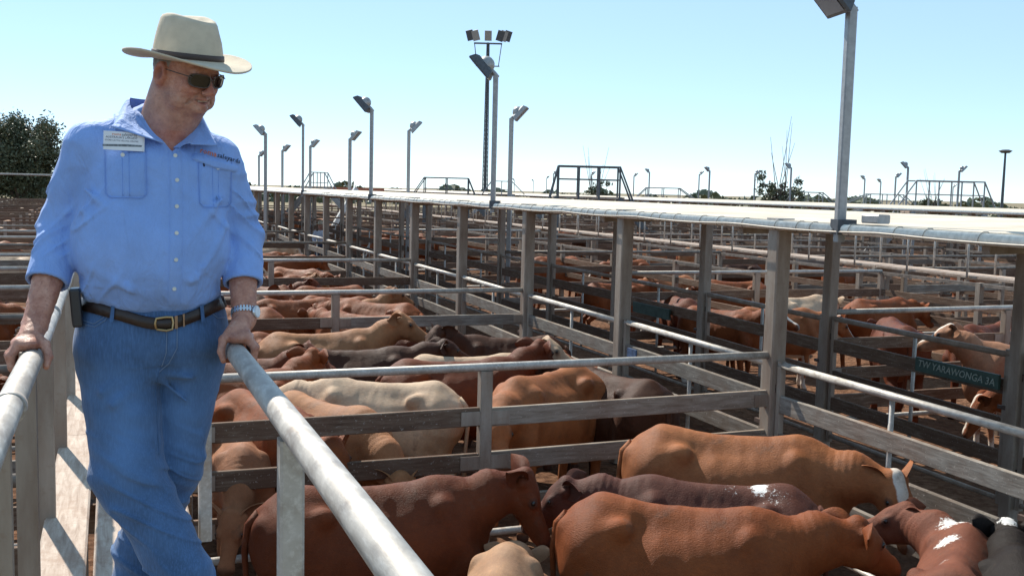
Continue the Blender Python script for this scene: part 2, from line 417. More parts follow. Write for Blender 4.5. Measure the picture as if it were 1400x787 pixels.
simple('hat_felt', (.53, .46, .35), .9, 0, .08, 30, .12, 300)
simple('hat_band', (.055, .035, .028), .6)
simple('leather', (.028, .015, .011), .42, 0, .3, 40, .15, 200)
simple('brass', (.42, .30, .15), .35, .8)
simple('tan_keeper', (.32, .17, .08), .5)
simple('steel_watch', (.58, .62, .68), .25, .85)
simple('watch_face', (.70, .75, .80), .15)
simple('button', (.62, .64, .60), .35)
simple('card', (.72, .76, .82), .5, var=.04)
simple('ink_orange', (.60, .16, .04), .7)
simple('ink_dark', (.02, .03, .07), .7)
simple('frame_wire', (.12, .10, .09), .3, .7)
simple('lens', (.012, .008, .007), .06)
simple('pouch', (.02, .02, .024), .3)
simple('hair', (.22, .19, .17), .8, 0, .3, 60)
simple('teeth', (.72, .66, .56), .4)
simple('boot', (.035, .028, .025), .4, 0, .3, 30, .2, 120)
simple('far_shirt', (.62, .70, .82), .8)
simple('far_trouser', (.05, .08, .15), .8)

# ------------------------------------------------------------------ ground
def grid_ground():
    xs = np.unique(np.concatenate([np.linspace(-14, 46, 121)]))
    ys = np.linspace(1.5, 82, 162)
    X, Y = np.meshgrid(xs, ys, indexing='ij'); P = np.stack([X, Y, 0*X], -1).reshape(-1, 3)
    z = .035*vnoise(P*.9, 3)+.025*vnoise(P*3.1, 5)-.02
    P[:, 2] = z
    nx, ny = len(xs), len(ys); i = np.arange(nx*ny).reshape(nx, ny)
    F = np.stack([i[:-1, :-1], i[1:, :-1], i[1:, 1:], i[:-1, 1:]], -1).reshape(-1, 4)
    o = obj('yard_ground', mesh_np('yard_ground', P, F), M['dirt'], kind='structure'); o['label'] = 'trodden red brown dirt floor of the pens'
    me = MB().box((-3000, -3000, -1.2), (3000, 3000, -.12)).mesh('ground')
    o = obj('ground', me, M['paddock'], kind='structure'); o['label'] = 'dry paddock reaching to the horizon'
grid_ground()

# ------------------------------------------------------------------ the yards
X1, X2 = 5.52, 8.28                  # the two sides of the lane
PITCH = 2.93; Y0 = 7.58
TOP = 1.74
def part(name, me, parent, loc, rot=None, kind=None):
    o = bpy.data.objects.new(name, me); COL.objects.link(o); o.parent = parent; o.location = loc
    if rot: o.rotation_euler = rot
    if kind: o["kind"] = kind
    return o
jr = random.Random(3)
def cross_fence(xa, xb, y, label, group, mids=1, detail=2, lean=0.0, boards=True):
    """fence running left-right: round top and bottom pipe, three boards, square posts"""
    f = empty('cross_fence', label, 'fence', (xa, y, 0), 0, group)
    L = xb-xa; n = mids+1; T = [k/n for k in range(n+1)]
    if xb == X1: T = [0, .455, 1]
    if detail == 0:                     # a far one: rails joined
        mb = MB()
        for z in (TOP, .38): mb.box((0, -.03, z-.03), (L, .03, z+.03))
        for z in (1.33, .97, .61): mb.box((0, -.025, z-.07), (L, .025, z+.075))
        part('rail', mb_mesh(mb, M['rail_board'] if boards else M['galvanised']), f, (0, 0, 0), kind='stuff')
        mp = MB()
        for k in range(n+1): mp.box((L*k/n-.05, -.05, 0), (L*k/n+.05, .05, TOP+.02))
        part('post', mb_mesh(mp, M['post_steel']), f, (0, 0, 0), kind='stuff'); return f
    for k in range(n+1):
        if 0 < k < n or detail >= 1:
            if k in (0, n) and xb in (X1,) and k == n: continue
            part('post', boxm(.10, .10, TOP-.03, M['post_steel'], .01), f, (L*T[k], 0, (TOP-.03)/2))
    pm = M['galvanised'] if (detail >= 2 or jr.random() < .25) else M['old_pipe']
    part('top_rail', pipem(L, .034, 0, pm), f, (L/2, 0, TOP))
    part('bottom_rail', pipem(L, .03, 0, M['galvanised']), f, (L/2, .0, .38))
    for k in range(n):
        for z in (1.335, .975, .615):
            l = L*(T[k+1]-T[k])-.104; mid = L*(T[k]+T[k+1])/2
            mm = (M['tan_board'] if k == n-1 and detail >= 2 else M['rail_board']) if jr.random() < .85 else M['grey_board']
            part('board', boxm(l, .045, .15, mm, .006), f, (mid, 0, z+jr.uniform(-.012, .012)), (0, jr.uniform(-.006, .006), 0))
            if detail >= 2:
                for sx in (-1, 1): part('bracket', boxm(.16, .012, .11, M['post_steel']), f, (mid+sx*(l/2-.075), -.031, z))
    return f
def mb_mesh(mb, m, name='part', smooth=False):
    me = mb.mesh(name, smooth); me.materials.append(m); return me

def gate(x, ya, yb, label, group, detail=2, mat_='grey_board', tone='galvanised'):
    """gate in a lane side, running along Y"""
    g = empty('gate', label, 'gate', (x, (ya+yb)/2, 0), 0, group); L = yb-ya-.20
    sag = jr.uniform(-.03, .05)
    if detail == 0:
        mb = MB(); mb.box((-.025, -L/2, 1.64), (.025, L/2, 1.70))
        for z in (1.33, .98, .63, .3): mb.box((-.02, -L/2, z-.075), (.02, L/2, z+.075))
        part('rail', mb_mesh(mb, M[mat_]), g, (0, 0, 0), kind='stuff'); return g
    part('top_rail', pipem(L, .032, 1, M[tone]), g, (0, 0, 1.66), (sag*.6/L, 0, 0))
    part('bottom_rail', pipem(L, .025, 1, M[tone]), g, (0, 0, .2), (sag*.6/L, 0, 0))
    for z in (1.32, .96, .60):
        part('board', boxm(.045, L-.06, .155, M[mat_], .006), g, (0, 0, z+jr.uniform(-.015, .015)), (sag*.6/L+jr.uniform(-.004, .004), 0, 0))
    for y in (-L/2+.02, L/2-.02): part('stile', boxm(.055, .05, 1.56, M['post_steel']), g, (0, y, .92))
    part('brace', pipem(1.46, .021, 2, M['galvanised'], 8), g, (.034, 0, .93))
    if detail >= 2:
        for z in (1.45, .5): part('hinge', boxm(.05, .10, .07, M['hinge']), g, (0, L/2+.03, z))
        part('latch', boxm(.03, .16, .035, M['hinge']), g, (-.045, -L/2-.01, 1.12))
    return g

def lane_side(x, ks, y0, pitch, label, top=2.93, name='lane_fence', w=.15):
    f = empty(name, label, 'fence', (x, y0, 0), 0)
    for k in ks:
        part('post', boxm(w, w, top, M['post_steel'], .012), f, (0, k*pitch, top/2))
        if k < 14: part('post_cap', boxm(w+.02, w+.02, .03, M['galvanised']), f, (0, k*pitch, top+.015))
    return f
lane_side(X1, range(-2, 26), Y0, PITCH, 'near row of tall square posts carrying the pale overhead walkway')
lane_side(X2, range(-2, 26), 7.42, 2.87, 'second row of tall rusty posts on the far side of the shaded lane', w=.14)
for k in range(-2, 25):
    d = 2 if k < 3 else (1 if k < 12 else 0)
    gate(X1, Y0+k*PITCH, Y0+(k+1)*PITCH, f'grey near-side lane gate with pale top pipe, {ORD[k+2]} away from the camera', 'gates on the near side of the lane', d)
    gate(X2, 7.42+k*2.87, 7.42+(k+1)*2.87, f'brown far-side lane gate with dark top pipe, {ORD[k+2]} away from the camera', 'gates on the far side of the lane', d, 'rail_board', 'post_steel')

# overhead walkway
def overhead(xa, xb, ya, yb, za, zb, label, loops=True, posts=None, pale='pale'):
    w = empty('overhead_walkway', label, 'walkway', (xa, ya, 0))
    n = int((yb-ya)/PITCH)
    for k in range(n):
        mb = MB(); y = k*PITCH; L = PITCH-.012; th = .05; W = xb-xa
        V = [(0, y, za), (W, y, zb), (W, y+L, zb), (0, y+L, za)]; V += [(a, b, c-th) for a, b, c in V]
        mb.add(V, [(0, 1, 2, 3), (7, 6, 5, 4), (0, 4, 5, 1), (1, 5, 6, 2), (2, 6, 7, 3), (3, 7, 4, 0)])
        part('deck_sheet', mb_mesh(mb, M['deck_sheet']), w, (0, 0, 0))
        if k % 1 == 0: part('bearer', boxm(W-.2, .07, .10, M['post_steel']), w, (W/2, y+.2, (za+zb)/2-.105), (0, -atan2(zb-za, W), 0))
    L = n*PITCH
    part('edge_pipe', pipem(L, .042, 1, M['cream_pipe']), w, (-.03, L/2, za-.045))
    if loops:
        mb = MB(); r2 = random.Random(5); y = .1
        while y < 26:
            pts = [(-.03+.05*cos(a), y+.01*a, za-.045+.05*sin(a)) for a in np.linspace(0, 2*pi, 11)]; mb.tube(pts, .0035, 4); y += r2.choice([.18, .3, .42, .5])
        part('wire_tie', mb_mesh(mb, M['wire']), w, (0, 0, 0), kind='stuff')
        mb = MB().tube([(-.09+.01*sin(y*3), y, za-.05-.02*abs(sin(y*1.6))) for y in np.arange(0, 26, .25)], .008, 6)
        part('cable', mb_mesh(mb, M['wire'], 'cable', True), w, (0, 0, 0))
    return w
overhead(X1-.05, X2+.15, 2.2, 80, 2.945, 2.992, 'long pale overhead walkway with wire-bound pipe edge above the lane')
overhead(23.3, 26.3, 4, 110, 2.88, 2.95, 'second pale overhead walkway farther right behind the first', False)
for xx, kk in ((23.4, 'left'), (26.2, 'right')):
    lane_side(xx, range(0, 26), 5.0, 3.6, f'brown posts under the {kk} edge of the second overhead walkway', 2.85, 'lane_fence', .16)

# junction boxes and odd lumps on the walkway edge
for x, y, l in ((5.50, 6.35, 'small grey junction box on the walkway edge right of the big lamp pole'),):
    tag(obj('junction_box', MB().box((-.06, -.09, 0), (.06, .09, .07), .01).mesh('box'), M['lamp_metal'], None, (x, y, 2.96)), l, 'box')

# ------------------------------------------------------------------ cross fences of every block
BL = [('pens between catwalk and lane', .48, X1, Y0, 2*PITCH, 1, 13),
      ('pens left of the catwalk', -11.5, -.34, 5.2, 1.95*1.6, 3, 24),
      ('pens right of the lane', X2, 14.1, 10.29, 2*2.87, 1, 11),
      ('pens past the second catwalk', 15.2, 23.2, 9.4, 3.6, 2, 18),
      ('pens right of the second overhead walkway', 26.5, 36.0, 14.0, 4.2, 2, 14),
      ('farthest pens on the right', 36.4, 47.0, 20.0, 5.0, 2, 11)]
CELLS = []
for bi, (nm, xa, xb, ya, st, mids, cnt) in enumerate(BL):
    for k in range(cnt):
        y = ya+k*st
        d = 2 if y < 15 and bi in (0, 2) else (1 if y < 34 and bi < 4 else 0)
        cross_fence(xa, xb, y, f'{ORD[k]} cross fence from the camera in the {nm}', f'cross fences of the {nm}', mids, d)
        CELLS.append((bi, k, xa, xb, y, y+st))
# left block: side fences running away along Y so pens close
def long_fence(x, ya, yb, label, step=3.0):
    f = empty('long_fence', label, 'fence', (x, ya, 0)); n = max(1, int((yb-ya)/step)); L = (yb-ya)
    for k in range(n+1): part('post', boxm(.10, .10, TOP, M['post_steel']), f, (0, L*k/n, TOP/2))
    for k in range(n):
        for z in (1.70, 1.33, .97, .61, .3):
            part('rail', boxm(.045, L/n-.1, .12 if z < 1.6 else .06, M['rail_board'] if z < 1.6 else M['old_pipe']), f, (0, L*(k+.5)/n, z))
    return f
long_fence(14.1, 7.4, 66, 'long fence with dark rails beside the second catwalk', 3.0)
long_fence(23.25, 9.4, 70, 'long fence on the left of the second overhead walkway', 5.0)
long_fence(19.2, 9.4, 70, 'long fence halfway across the pens past the second catwalk', 2.4)
long_fence(11.2, 16.03, 66, 'long fence halfway across the pens right of the lane', 2.87)
long_fence(31.2, 14, 70, 'long fence halfway across the pens right of the second overhead walkway', 4.2)
long_fence(36.2, 14, 74, 'long fence between the farthest pens', 6.0)
long_fence(-5.9, 5.2, 76, 'long fence splitting the pens left of the catwalk', 3.1)
long_fence(-11.6, 5.2, 76, 'outer long fence of the left pens', 3.1)

# second catwalk at X=14.5 : planks + light handrail, seen under the overhead walkway
w = empty('catwalk', 'second raised plank catwalk with thin handrail beyond the lane', 'catwalk', (14.35, 6, 0))
for k in range(20):
    for i in range(3): part('plank', boxm(.19, 3.48, .045, M['plank']), w, (.1+i*.21, 1.75+k*3.5, 1.80+.004*((k+i) % 2)))
    part('bearer', boxm(.7, .08, .1, M['post_steel']), w, (.3, k*3.5, 1.725)); part('post', boxm(.09, .09, 1.67, M['post_steel']), w, (.3, k*3.5, .835))
for sx in (-.02, .64):
    part('handrail', pipem(70, .028, 1, M['galvanised']), w, (sx, 35, 2.72))
    for k in range(46): part('stanchion', pipem(.95, .02, 2, M['galvanised'], 6), w, (sx, .6+k*1.5, 2.25))

# ------------------------------------------------------------------ the near catwalk the man stands on
cw = empty('catwalk', 'raised plank catwalk under the man with gaps between its bleached boards', 'catwalk', (0, 0, 0))
yy = 1.3; pr = random.Random(11); BW = [(-.262, -.097), (-.068, .098), (.122, .292)]
for i, (a, b) in enumerate(BW):
    y = 1.0+.9*i
    while y < 74:
        L = pr.choice([4.2, 4.8, 5.4]); 
        me = boxm(b-a, L-.012, .045, M['plank'], .008)
        part('plank', me, cw, ((a+b)/2+pr.uniform(-.004, .004), y+L/2, 1.777+pr.uniform(-.003, .003)), (0, pr.uniform(-.01, .01), 0)); y += L
for k in range(24):
    part('bearer', boxm(.62, .09, .12, M['rail_board']), cw, (.015, 1.7+k*3.0+.02, 1.69))
    for sx in (-.22, .27): part('leg', boxm(.09, .09, 1.63, M['post_steel'], .01), cw, (sx, 1.7+k*3.0, .815))
def handrail(x, y0, posts, label, flat, ylen, r=.030):
    h = empty('handrail', label, 'handrail', (x, 0, 0))
    mb = MB(); pts = [(jr.uniform(-.002, .002), y0+k*1.2, 2.65+.006*sin(k*1.7)) for k in range(int(ylen/1.2))]
    me = mb.tube(pts, r, 24).mesh('rail', True); part('rail', me, h, (0, 0, 0)); me.materials.append(M['galvanised'])
    for y in posts:
        s = -1 if x < 0 else 1
        if flat:
            m2 = MB(); V = []
            for xx in (-.006, .006):
                V += [(xx, -.032, 0.0), (xx, .032, .035), (xx, .032, .96), (xx, -.032, .96)]
            m2.add(V, [(3, 2, 1, 0), (4, 5, 6, 7), (0, 1, 5, 4), (1, 2, 6, 5), (2, 3, 7, 6), (3, 0, 4, 7)])
            key = 'flatpost'
            if key not in _cache: _cache[key] = mb_mesh(m2, M['post_steel'])
            part('post', _cache[key], h, (-.038, y, 1.66), (0, 0, radians(75)))
        else:
            part('post', boxm(.052, .052, .94, M['galvanised'], .006), h, (.006, y, 2.145))
    return h
hl = handrail(-.21, .9, [2.55, 3.42, 4.38, 5.55, 6.9]+[8.3+1.5*k for k in range(40)], 'galvanised pipe handrail on the left that his right hand grips', True, 70)
for y in (2.45, 4.15, 5.0, 6.8, 9.5):
    part('collar', mb_mesh(MB().tube([(0, -.02, 0), (0, .02, 0)], .0355, 24), M['galvanised'], 'collar', True), hl, (0, y, 2.65))
hr = handrail(.345, .35, [2.15, 4.3, 6.5]+[8.4+1.5*k for k in range(40)], 'galvanised pipe handrail on the right that his left hand rests on', False, 70)

# ------------------------------------------------------------------ lamps
def pix(px, py, D):
    """camera ray point (used only to place far things measured in the photograph)"""
    R = _camrot(); r = R @ Vector(((px-700)/1400, -(py-393.5)/1400, -1)); return EYE+r*D
def lamp(px, ytop, side, label, ybase=0.0, big=1.0, D=None, at=None, h=4.86):
    yh = 246+.0245*(px-150)
    if at is None:
        D = D or 1.70*1400/max(yh-ytop, 1); p = pix(px, yh, D); x, y = p.x, p.y
    else: x, y = at
    t = empty('lamp_post', label, 'street lamp', (x, y, 0), 0, 'floodlight poles over the yards')
    ang = radians(21.5)
    t.rotation_euler = (0, 0, -ang+jr.uniform(-.2, .2))
    w = .075 if at else .10
    z0 = ybase
    mb = MB().box((-w/2, -w/2, z0), (w/2, w/2, h-.04), .01); part('pole', mb_mesh(mb, M['lamp_metal']), t, (0, 0, 0))
    s = side
    a = MB().tube([(-s*.03, 0, h-.08), (s*.02, 0, h-.02), (s*.07, 0, h+.03), (s*.12, 0, h+.05)], .034, 8); part('arm', mb_mesh(a, M['lamp_metal'], 'arm', True), t, (0, 0, 0))
    # flood lamp head: tilted shallow box facing down and outwards, domed back
    hd = MB(); c = Vector((s*.20, 0, h+.09)); tl = radians(48)
    ax = Vector((s*cos(tl), 0, sin(tl))); nz = Vector((s*sin(tl), 0, -cos(tl))); ay = Vector((0, 1, 0))
    ring = []
    for (d, hx, hy) in ((.07, .205, .17), (.05, .215, .18), (-.04, .18, .15), (-.07, .13, .10)):
        ring.append([c+nz*d+ax*i*hx+ay*j*hy for i, j in ((-1, -1), (1, -1), (1, 1), (-1, 1))])
    V = [v for r_ in ring for v in r_]; F = [(3, 2, 1, 0), (12, 13, 14, 15)]
    for r_ in range(3):
        for k in range(4): F.append((r_*4+k, r_*4+(k+1) % 4, (r_+1)*4+(k+1) % 4, (r_+1)*4+k))
    hd.add(V, F); part('lamp_head', mb_mesh(hd, M['lamp_dark'] if at else M['lamp_metal']), t, (0, 0, 0))
    dm = MB(); n = 10
    V = [c-nz*.06-ax*.02+(ax*cos(q)*.13+ay*sin(q)*.13)*cos(e)-nz*sin(e)*.12 for e in (0, .5, 1.0, 1.35) for q in np.linspace(0, 2*pi, n, endpoint=False)]
    dm.add(V, [(i*n+k, i*n+(k+1) % n, (i+1)*n+(k+1) % n, (i+1)*n+k) for i in range(3) for k in range(n)]+[tuple(3*n+k for k in range(n))])
    part('ballast_housing', mb_mesh(dm, M['lamp_metal'], 'dome', True), t, (0, 0, 0))
    g = MB(); V = [c+nz*.074+ax*i*.18+ay*j*.145 for i, j in ((-1, -1), (1, -1), (1, 1), (-1, 1))]; g.add(V, [(0, 1, 2, 3)]); part('glass', mb_mesh(g, M['lamp_glass']), t, (0, 0, 0))
    if at: part('clamp', boxm(.16, .13, .12, M['lamp_dark']), t, (.03, 0, z0+.12))
    return t
lamp(0, 0, -1, 'largest floodlight pole, at the upper right clamped to the walkway edge', 2.80, at=(5.44, 6.69), h=4.68)
lamp(0, 0, -1, 'floodlight pole on the walkway edge just right of the tall mast', 2.80, at=(5.42, 14.65), h=4.9)
lamp(0, 0, -1, 'floodlight pole on the walkway edge left of centre above the eleventh lane post', 2.80, at=(5.42, 22.5), h=4.88)
lamp(0, 0, -1, 'floodlight pole on the walkway edge just right of the man', 2.80, at=(5.42, 31.2), h=4.98)
LAMPS = [(363, 182, -1, 'pole next to the man shirt with head to the left'), (354, 212, 1, 'smallest pole touching the man sleeve, head to the right'),
 (386, 205, 1, 'slim pole with head to the right between two taller ones'), (424, 199, 1, 'slim pole close behind the pole right of the man'),
 (478, 189, 1, 'pole with head to the right left of a taller pole'), (558, 178, 1, 'pole with head to the right standing alone above the walkway'),
 (697, 161, 1, 'pole hidden behind the second big pole, head to the right'), (703, 246, -1, 'tiny pole right of the mast'), (729, 247, -1, 'tiny far pole left of the dark stair bridge'),
 (747, 243, 1, 'tiny far pole beside the dark stair bridge, lower'), (756, 237, 1, 'tiny far pole touching the dark stair bridge'), (808, 238, 1, 'tiny pole seen through the dark stair bridge'),
 (866, 240, 1, 'small pole just right of the dark stair bridge'), (887, 235, -1, 'small pole right of the dark stair bridge, head left'), (955, 238, 1, 'small pole, left of a pair in the middle of the right sky'),
 (969, 233, -1, 'small pole, right of a pair in the middle of the right sky'), (1031, 237, 1, 'small pole left of the bare tree'), (1080, 229, -1, 'small pole behind the bare tree'),
 (1181, 244, -1, 'slim far pole right of the big lamp pole'), (1203, 248, -1, 'slim far pole second right of the big lamp pole'), (1223, 241, 1, 'slim far pole with head right, left of the pale stair bridge'),
 (1239, 228, -1, 'pole at the left end of the pale stair bridge'), (1302, 255, 1, 'tiny far pole under the pale stair bridge'), (1309, 233, 1, 'pole behind the middle of the pale stair bridge')]
for px, yt, s, l in LAMPS: lamp(px, yt, s, 'floodlight '+l)

# high mast
p = pix(663, 258.5, 92); t = empty('light_mast', 'tall lattice light mast with a ring of floodlights above the centre of the yards', 'light mast', (p.x, p.y, 0), radians(-21))
hm = 3.15+(258.5-48)*92/1400
mb = MB()
for i, j in ((-1, -1), (1, -1), (1, 1), (-1, 1)): mb.tube([(i*.26, j*.26, 0), (i*.10, j*.10, hm-1)], .045, 5)
for k in range(40):
    z = k*(hm-1)/40; a = .26-.16*z/(hm-1); z2 = z+(hm-1)/40; a2 = .26-.16*z2/(hm-1); s = 1 if k % 2 else -1
    for (u, v) in (((-1, -1), (1, -1)), ((1, -1), (1, 1)), ((1, 1), (-1, 1)), ((-1, 1), (-1, -1))):
        mb.tube([(u[0]*a*s, u[1]*a, z), (v[0]*a2*s, v[1]*a2, z2)], .022, 4, False)
mb.tube([(0, 0, 0), (0, 0, hm-.9)], [.17, .07], 8)
part('lattice', mb_mesh(mb, M['dark_pipe']), t, (0, 0, 0))
mb = MB(); mb.box((-1.25, -.12, hm-1.05), (1.25, .12, hm-.93)); mb.box((-1.05, -.08, hm-3.0), (1.05, .08, hm-2.92))
mb.tube([(-1.2, 0, hm-1), (-.95, 0, hm-3)], .04, 5); mb.tube([(1.2, 0, hm-1), (.95, 0, hm-3)], .04, 5); part('platform', mb_mesh(mb, M['dark_pipe']), t, (0, 0, 0))
for k, x in enumerate((-1.5, -1.0, 0, .95, 1.25, 1.6)):
    mb = MB().bar((x, 0, hm-.75), (x+(.25 if x > 0 else -.22 if x < 0 else 0), -.2, hm+.1), .62, .28, (0, 1, 0)); part('floodlight', mb_mesh(mb, M['lamp_metal'] if k in (1, 2, 4) else M['lamp_dark']), t, (0, 0, 0))
p = pix(1370, 276, 95); t = empty('light_mast', 'slim mast with a round lamp ring at the far right of the sky', 'light mast', (p.x, p.y, 0))
hm = 3.15+(276-207)*95/1400
part('pole', mb_mesh(MB().tube([(0, 0, 0), (0, 0, hm)], [.16, .09], 8), M['lamp_dark']), t, (0, 0, 0))
V = MB().tube([(0, 0, hm-.2), (0, 0, hm), (0, 0, hm+.12)], [.35, .62, .3], 12); part('lamp_ring', mb_mesh(V, M['lamp_dark']), t, (0, 0, 0))

# stair bridges over the pens
def bridge(pxs, ytop, ybot, D, label, m, r=.035, top2=None, nv=3):
    """pxs: left foot, left top, right top, right foot in photo pixels"""
    w = []
    for px, y in ((pxs[0], ybot), (pxs[1], ytop), (pxs[2], ytop), (pxs[3], ybot)):
        yh = 246+.0245*(px-150); q = pix(px, y+.0245*(px-pxs[0]), D); w.append(q)
    o = Vector((w[0].x, w[0].y, 0)); ex = (w[3]-w[0]); ex.z = 0; Lx = ex.length; ex.normalize()
    t = empty('stair_bridge', label, 'stair bridge', o, atan2(ex.y, ex.x))
    def loc(q): return ((q-o).dot(ex), q.z)
    (x0, z0), (x1, z1), (x2, z2), (x3, z3) = [loc(q) for q in w]
    zt = (z1+z2)/2; zb = min(z0, z3)
    for dy in (0, .9):
        part('handrail', mb_mesh(MB().tube([(x0, dy, zb-.4), (x1, dy, zt), (x2, dy, zt), (x3, dy, zb-.4)], r, 6), m), t, (0, 0, 0))
        part('mid_rail', mb_mesh(MB().tube([(x1, dy, zt-.5), (x2, dy, zt-.5)], r*.6, 5), m), t, (0, 0, 0))
        for k in range(nv):
            x = x1+(x2-x1)*k/(nv-1); part('upright', mb_mesh(MB().tube([(x, dy, zb-.6), (x, dy, zt)], r*.9, 6), m), t, (0, 0, 0))
    part('landing', mb_mesh(MB().box((x1-.2, 0, zb-.18), (x2+.2, .9, zb-.1)), M['plank']), t, (0, 0, 0))
    for s, (xa, xb) in enumerate(((x1, x0), (x2, x3))):
        st = MB()
        e = xb+(xb-xa)*1.0
        for dy in (0.02, .88): st.bar((xa, dy, zb-.15), (e, dy, max(zb-.15-abs(e-xa)*1.1, 0.1)), .05, .2)
        part('stringer', mb_mesh(st, m), t, (0, 0, 0))
    for x in (x1, x2):
        for dy in (.05, .85): part('leg', mb_mesh(MB().box((x-.05, dy-.05, 0), (x+.05, dy+.05, zb-.19)), m), t, (0, 0, 0))
    return t
bridge((750, 764, 848, 868), 226.5, 264, 40, 'dark pipe stair bridge standing above the pale walkway in the centre', M['dark_pipe'], .045, nv=4)
bridge((560, 580, 640, 652), 242, 260, 47, 'thin grey stair bridge left of the light mast', M['dark_pipe'], .03)
bridge((655, 672, 700, 724), 247, 262, 62, 'small pale stair bridge right of the light mast', M['lamp_metal'], .03)
bridge((408, 424, 444, 458), 235, 252, 50, 'small stair bridge beyond the pole right of the man', M['lamp_metal'], .03)
bridge((1216, 1252, 1345, 1368), 246, 284, 38, 'pale topped stair bridge at the right of the sky', M['lamp_metal'], .032, nv=4)
bridge((865, 885, 930, 958), 256, 268, 75, 'low far stair bridge right of the dark one', M['lamp_metal'], .04)
bridge((1068, 1085, 1125, 1150), 262, 274, 70, 'low far stair bridge behind the bare tree', M['lamp_metal'], .04)
bridge((1140, 1190, 1235, 1260), 264, 277, 72, 'low far stair bridge right of the big lamp pole', M['lamp_metal'], .04)
# rail above left fence near the tree
f = empty('guard_rail', 'thin guard rail with posts in front of the big tree at the left', 'fence', (-22, 58, 0), 0)
part('top_rail', pipem(24, .05, 0, M['galvanised'], 8), f, (8, 0, 3.32)); 

for k in range(9): part('post', boxm(.12, .12, 3.3, M['lamp_metal']), f, (-3.6+k*2.9, 0, 1.65)); 

# slanted white brace seen below the walkway, red sheet behind
t = tag(obj('loading_ramp', MB().bar((0, 0, 0), (1.7, 0, 2.9), .2, .3, (0, 1, 0)).mesh('ramp'), M['pale_pipe'], None, pix(455, 283, 48)-Vector((0.6, 0, 2.0))), 'pale slanted loading ramp side far under the walkway', 'ramp')
t = tag(obj('metal_sheet', MB().box((-1.6, 0, 0), (1.6, .06, .5)).mesh('sheet'), M['red_sheet'], None, pix(490, 268, 62)), 'orange red metal sheet far behind the lane posts', 'sheet')

# chalked name boards
def text_mesh(s, size, m, name='writing', shear=0, ex=.002):
    c = bpy.data.curves.new(name, 'FONT'); c.body = s; c.size = size; c.extrude = ex; c.align_x = 'CENTER'; c.align_y = 'CENTER'; c.resolution_u = 2; c.shear = shear
    o = bpy.data.objects.new('tmp', c); COL.objects.link(o); dg = bpy.context.evaluated_depsgraph_get(); dg.update()
    me = bpy.data.meshes.new_from_object(o.evaluated_get(dg)); bpy.data.objects.remove(o); me.materials.clear(); me.materials.append(m); return me
s = empty('name_board', 'green board chalked TW YARAWONGA 3A hung on the far lane gate', 'sign', (X2-.09, 8.12, 1.37), radians(-90))
part('board', boxm(1.13, .03, .15, M['sign_green']), s, (0, 0, 0))
part('writing', text_mesh('TW YARAWONGA 3A', .105, M['chalk'], shear=.15), s, (0, -.018, 0), (radians(90), radians(1.5), 0))
s = empty('name_board', 'smaller green chalked board on a gate left of the second tall post', 'sign', (X2-.09, 14.6, 1.25), radians(-90))
part('board', boxm(1.2, .03, .17, M['sign_green']), s, (0, 0, 0))
tg = tag(obj('blue_tag', MB().box((-.01, -.10, -.07), (.01, .10, .07)).mesh('tag'), simple('tag_blue', (.05, .09, .17), .5, var=.5, scale=30).m, None, (X1-.05, 10.15, 1.33)), 'small blue tag tied to the lane fence by the second post', 'tag')

# ------------------------------------------------------------------ trees
def tree(name, label, cat, base, h, w, nleaf, seed, sparse=False, ls=.22, trunk_h=.35, group=None):
    rg = np.random.default_rng(seed); t = empty(name, label, cat, base, 0, group)
    mb = MB(); cl = []
    mb.tube([(0, 0, -.1), (.1, 0, h*.2), (.0, .1, h*trunk_h)], [w*.045, w*.036, w*.03], 8)
    nb = 14 if not sparse else 9
    for k in range(nb):
        a = rg.uniform(0, 2*pi); r = w*.5*rg.uniform(.3, 1)*(.9 if not sparse else .75); z = h*rg.uniform(trunk_h+.1, .93)
        e = Vector((r*cos(a), r*sin(a), z)); m1 = Vector((e.x*.4, e.y*.4, h*trunk_h+(z-h*trunk_h)*.35))
        mb.tube([(0, .05, h*trunk_h*.9), m1, e], [w*.025, w*.014, w*.004], 6); cl.append(e)
        for _ in range(4):
            q = m1.lerp(e, rg.uniform(.3, 1)); d = q+Vector(rg.normal(0, w*.10, 3)); d.z = max(d.z, h*trunk_h*.9); mb.tube([q, d], [w*.008, w*.003], 4); cl.append(d)
    if sparse:
        for _ in range(7):
            a = rg.uniform(0, 2*pi); e = Vector((w*.45*cos(a)*rg.uniform(.2, .9), w*.3*sin(a), h*rg.uniform(1.2, 1.7))); q = Vector((e.x*.5, 0, h*.8)); mb.tube([(0, 0, h*.4), q, e], [w*.014, w*.008, w*.003], 4)
    part('trunk', mb_mesh(mb, M['bark'], 'trunk', True), t, (0, 0, 0))
    if not sparse:
        for _ in range(60):
            d = rg.normal(0, 1, 3); d /= np.linalg.norm(d); rr = rg.uniform(.55, 1.0)
            cl.append(Vector((d[0]*w*.48*rr, d[1]*w*.48*rr, h*(.60+.37*d[2]*rr))))
    C = np.array([tuple(c) for c in cl]); n = nleaf
    c = C[rg.integers(0, len(C), n)]+rg.normal(0, w*(.055 if not sparse else .035), (n, 3))
    a = rg.normal(0, 1, (n, 3)); a /= np.linalg.norm(a, axis=1, keepdims=True); b = np.cross(a, rg.normal(0, 1, (n, 3))); b /= np.linalg.norm(b, axis=1, keepdims=True)
    s = (ls*rg.uniform(.6, 1.3, n))[:, None]
    V = np.concatenate([c-a*s, c+b*s*.45, c+a*s, c-b*s*.45], 1).reshape(-1, 3); V[:, 2] = np.maximum(V[:, 2], .15)
    part('crown', mesh_np('crown', V, np.arange(4*n).reshape(n, 4), False), t, (0, 0, 0)).data.materials.append(M['leaf'])
    return t
p = pix(28, 246, 78); tree('broad_tree', 'big dense dark green tree at the left edge behind the guard rail', 'tree', (p.x, p.y, 0), 7.6, 7.2, 52000, 3, ls=.13, trunk_h=.2)
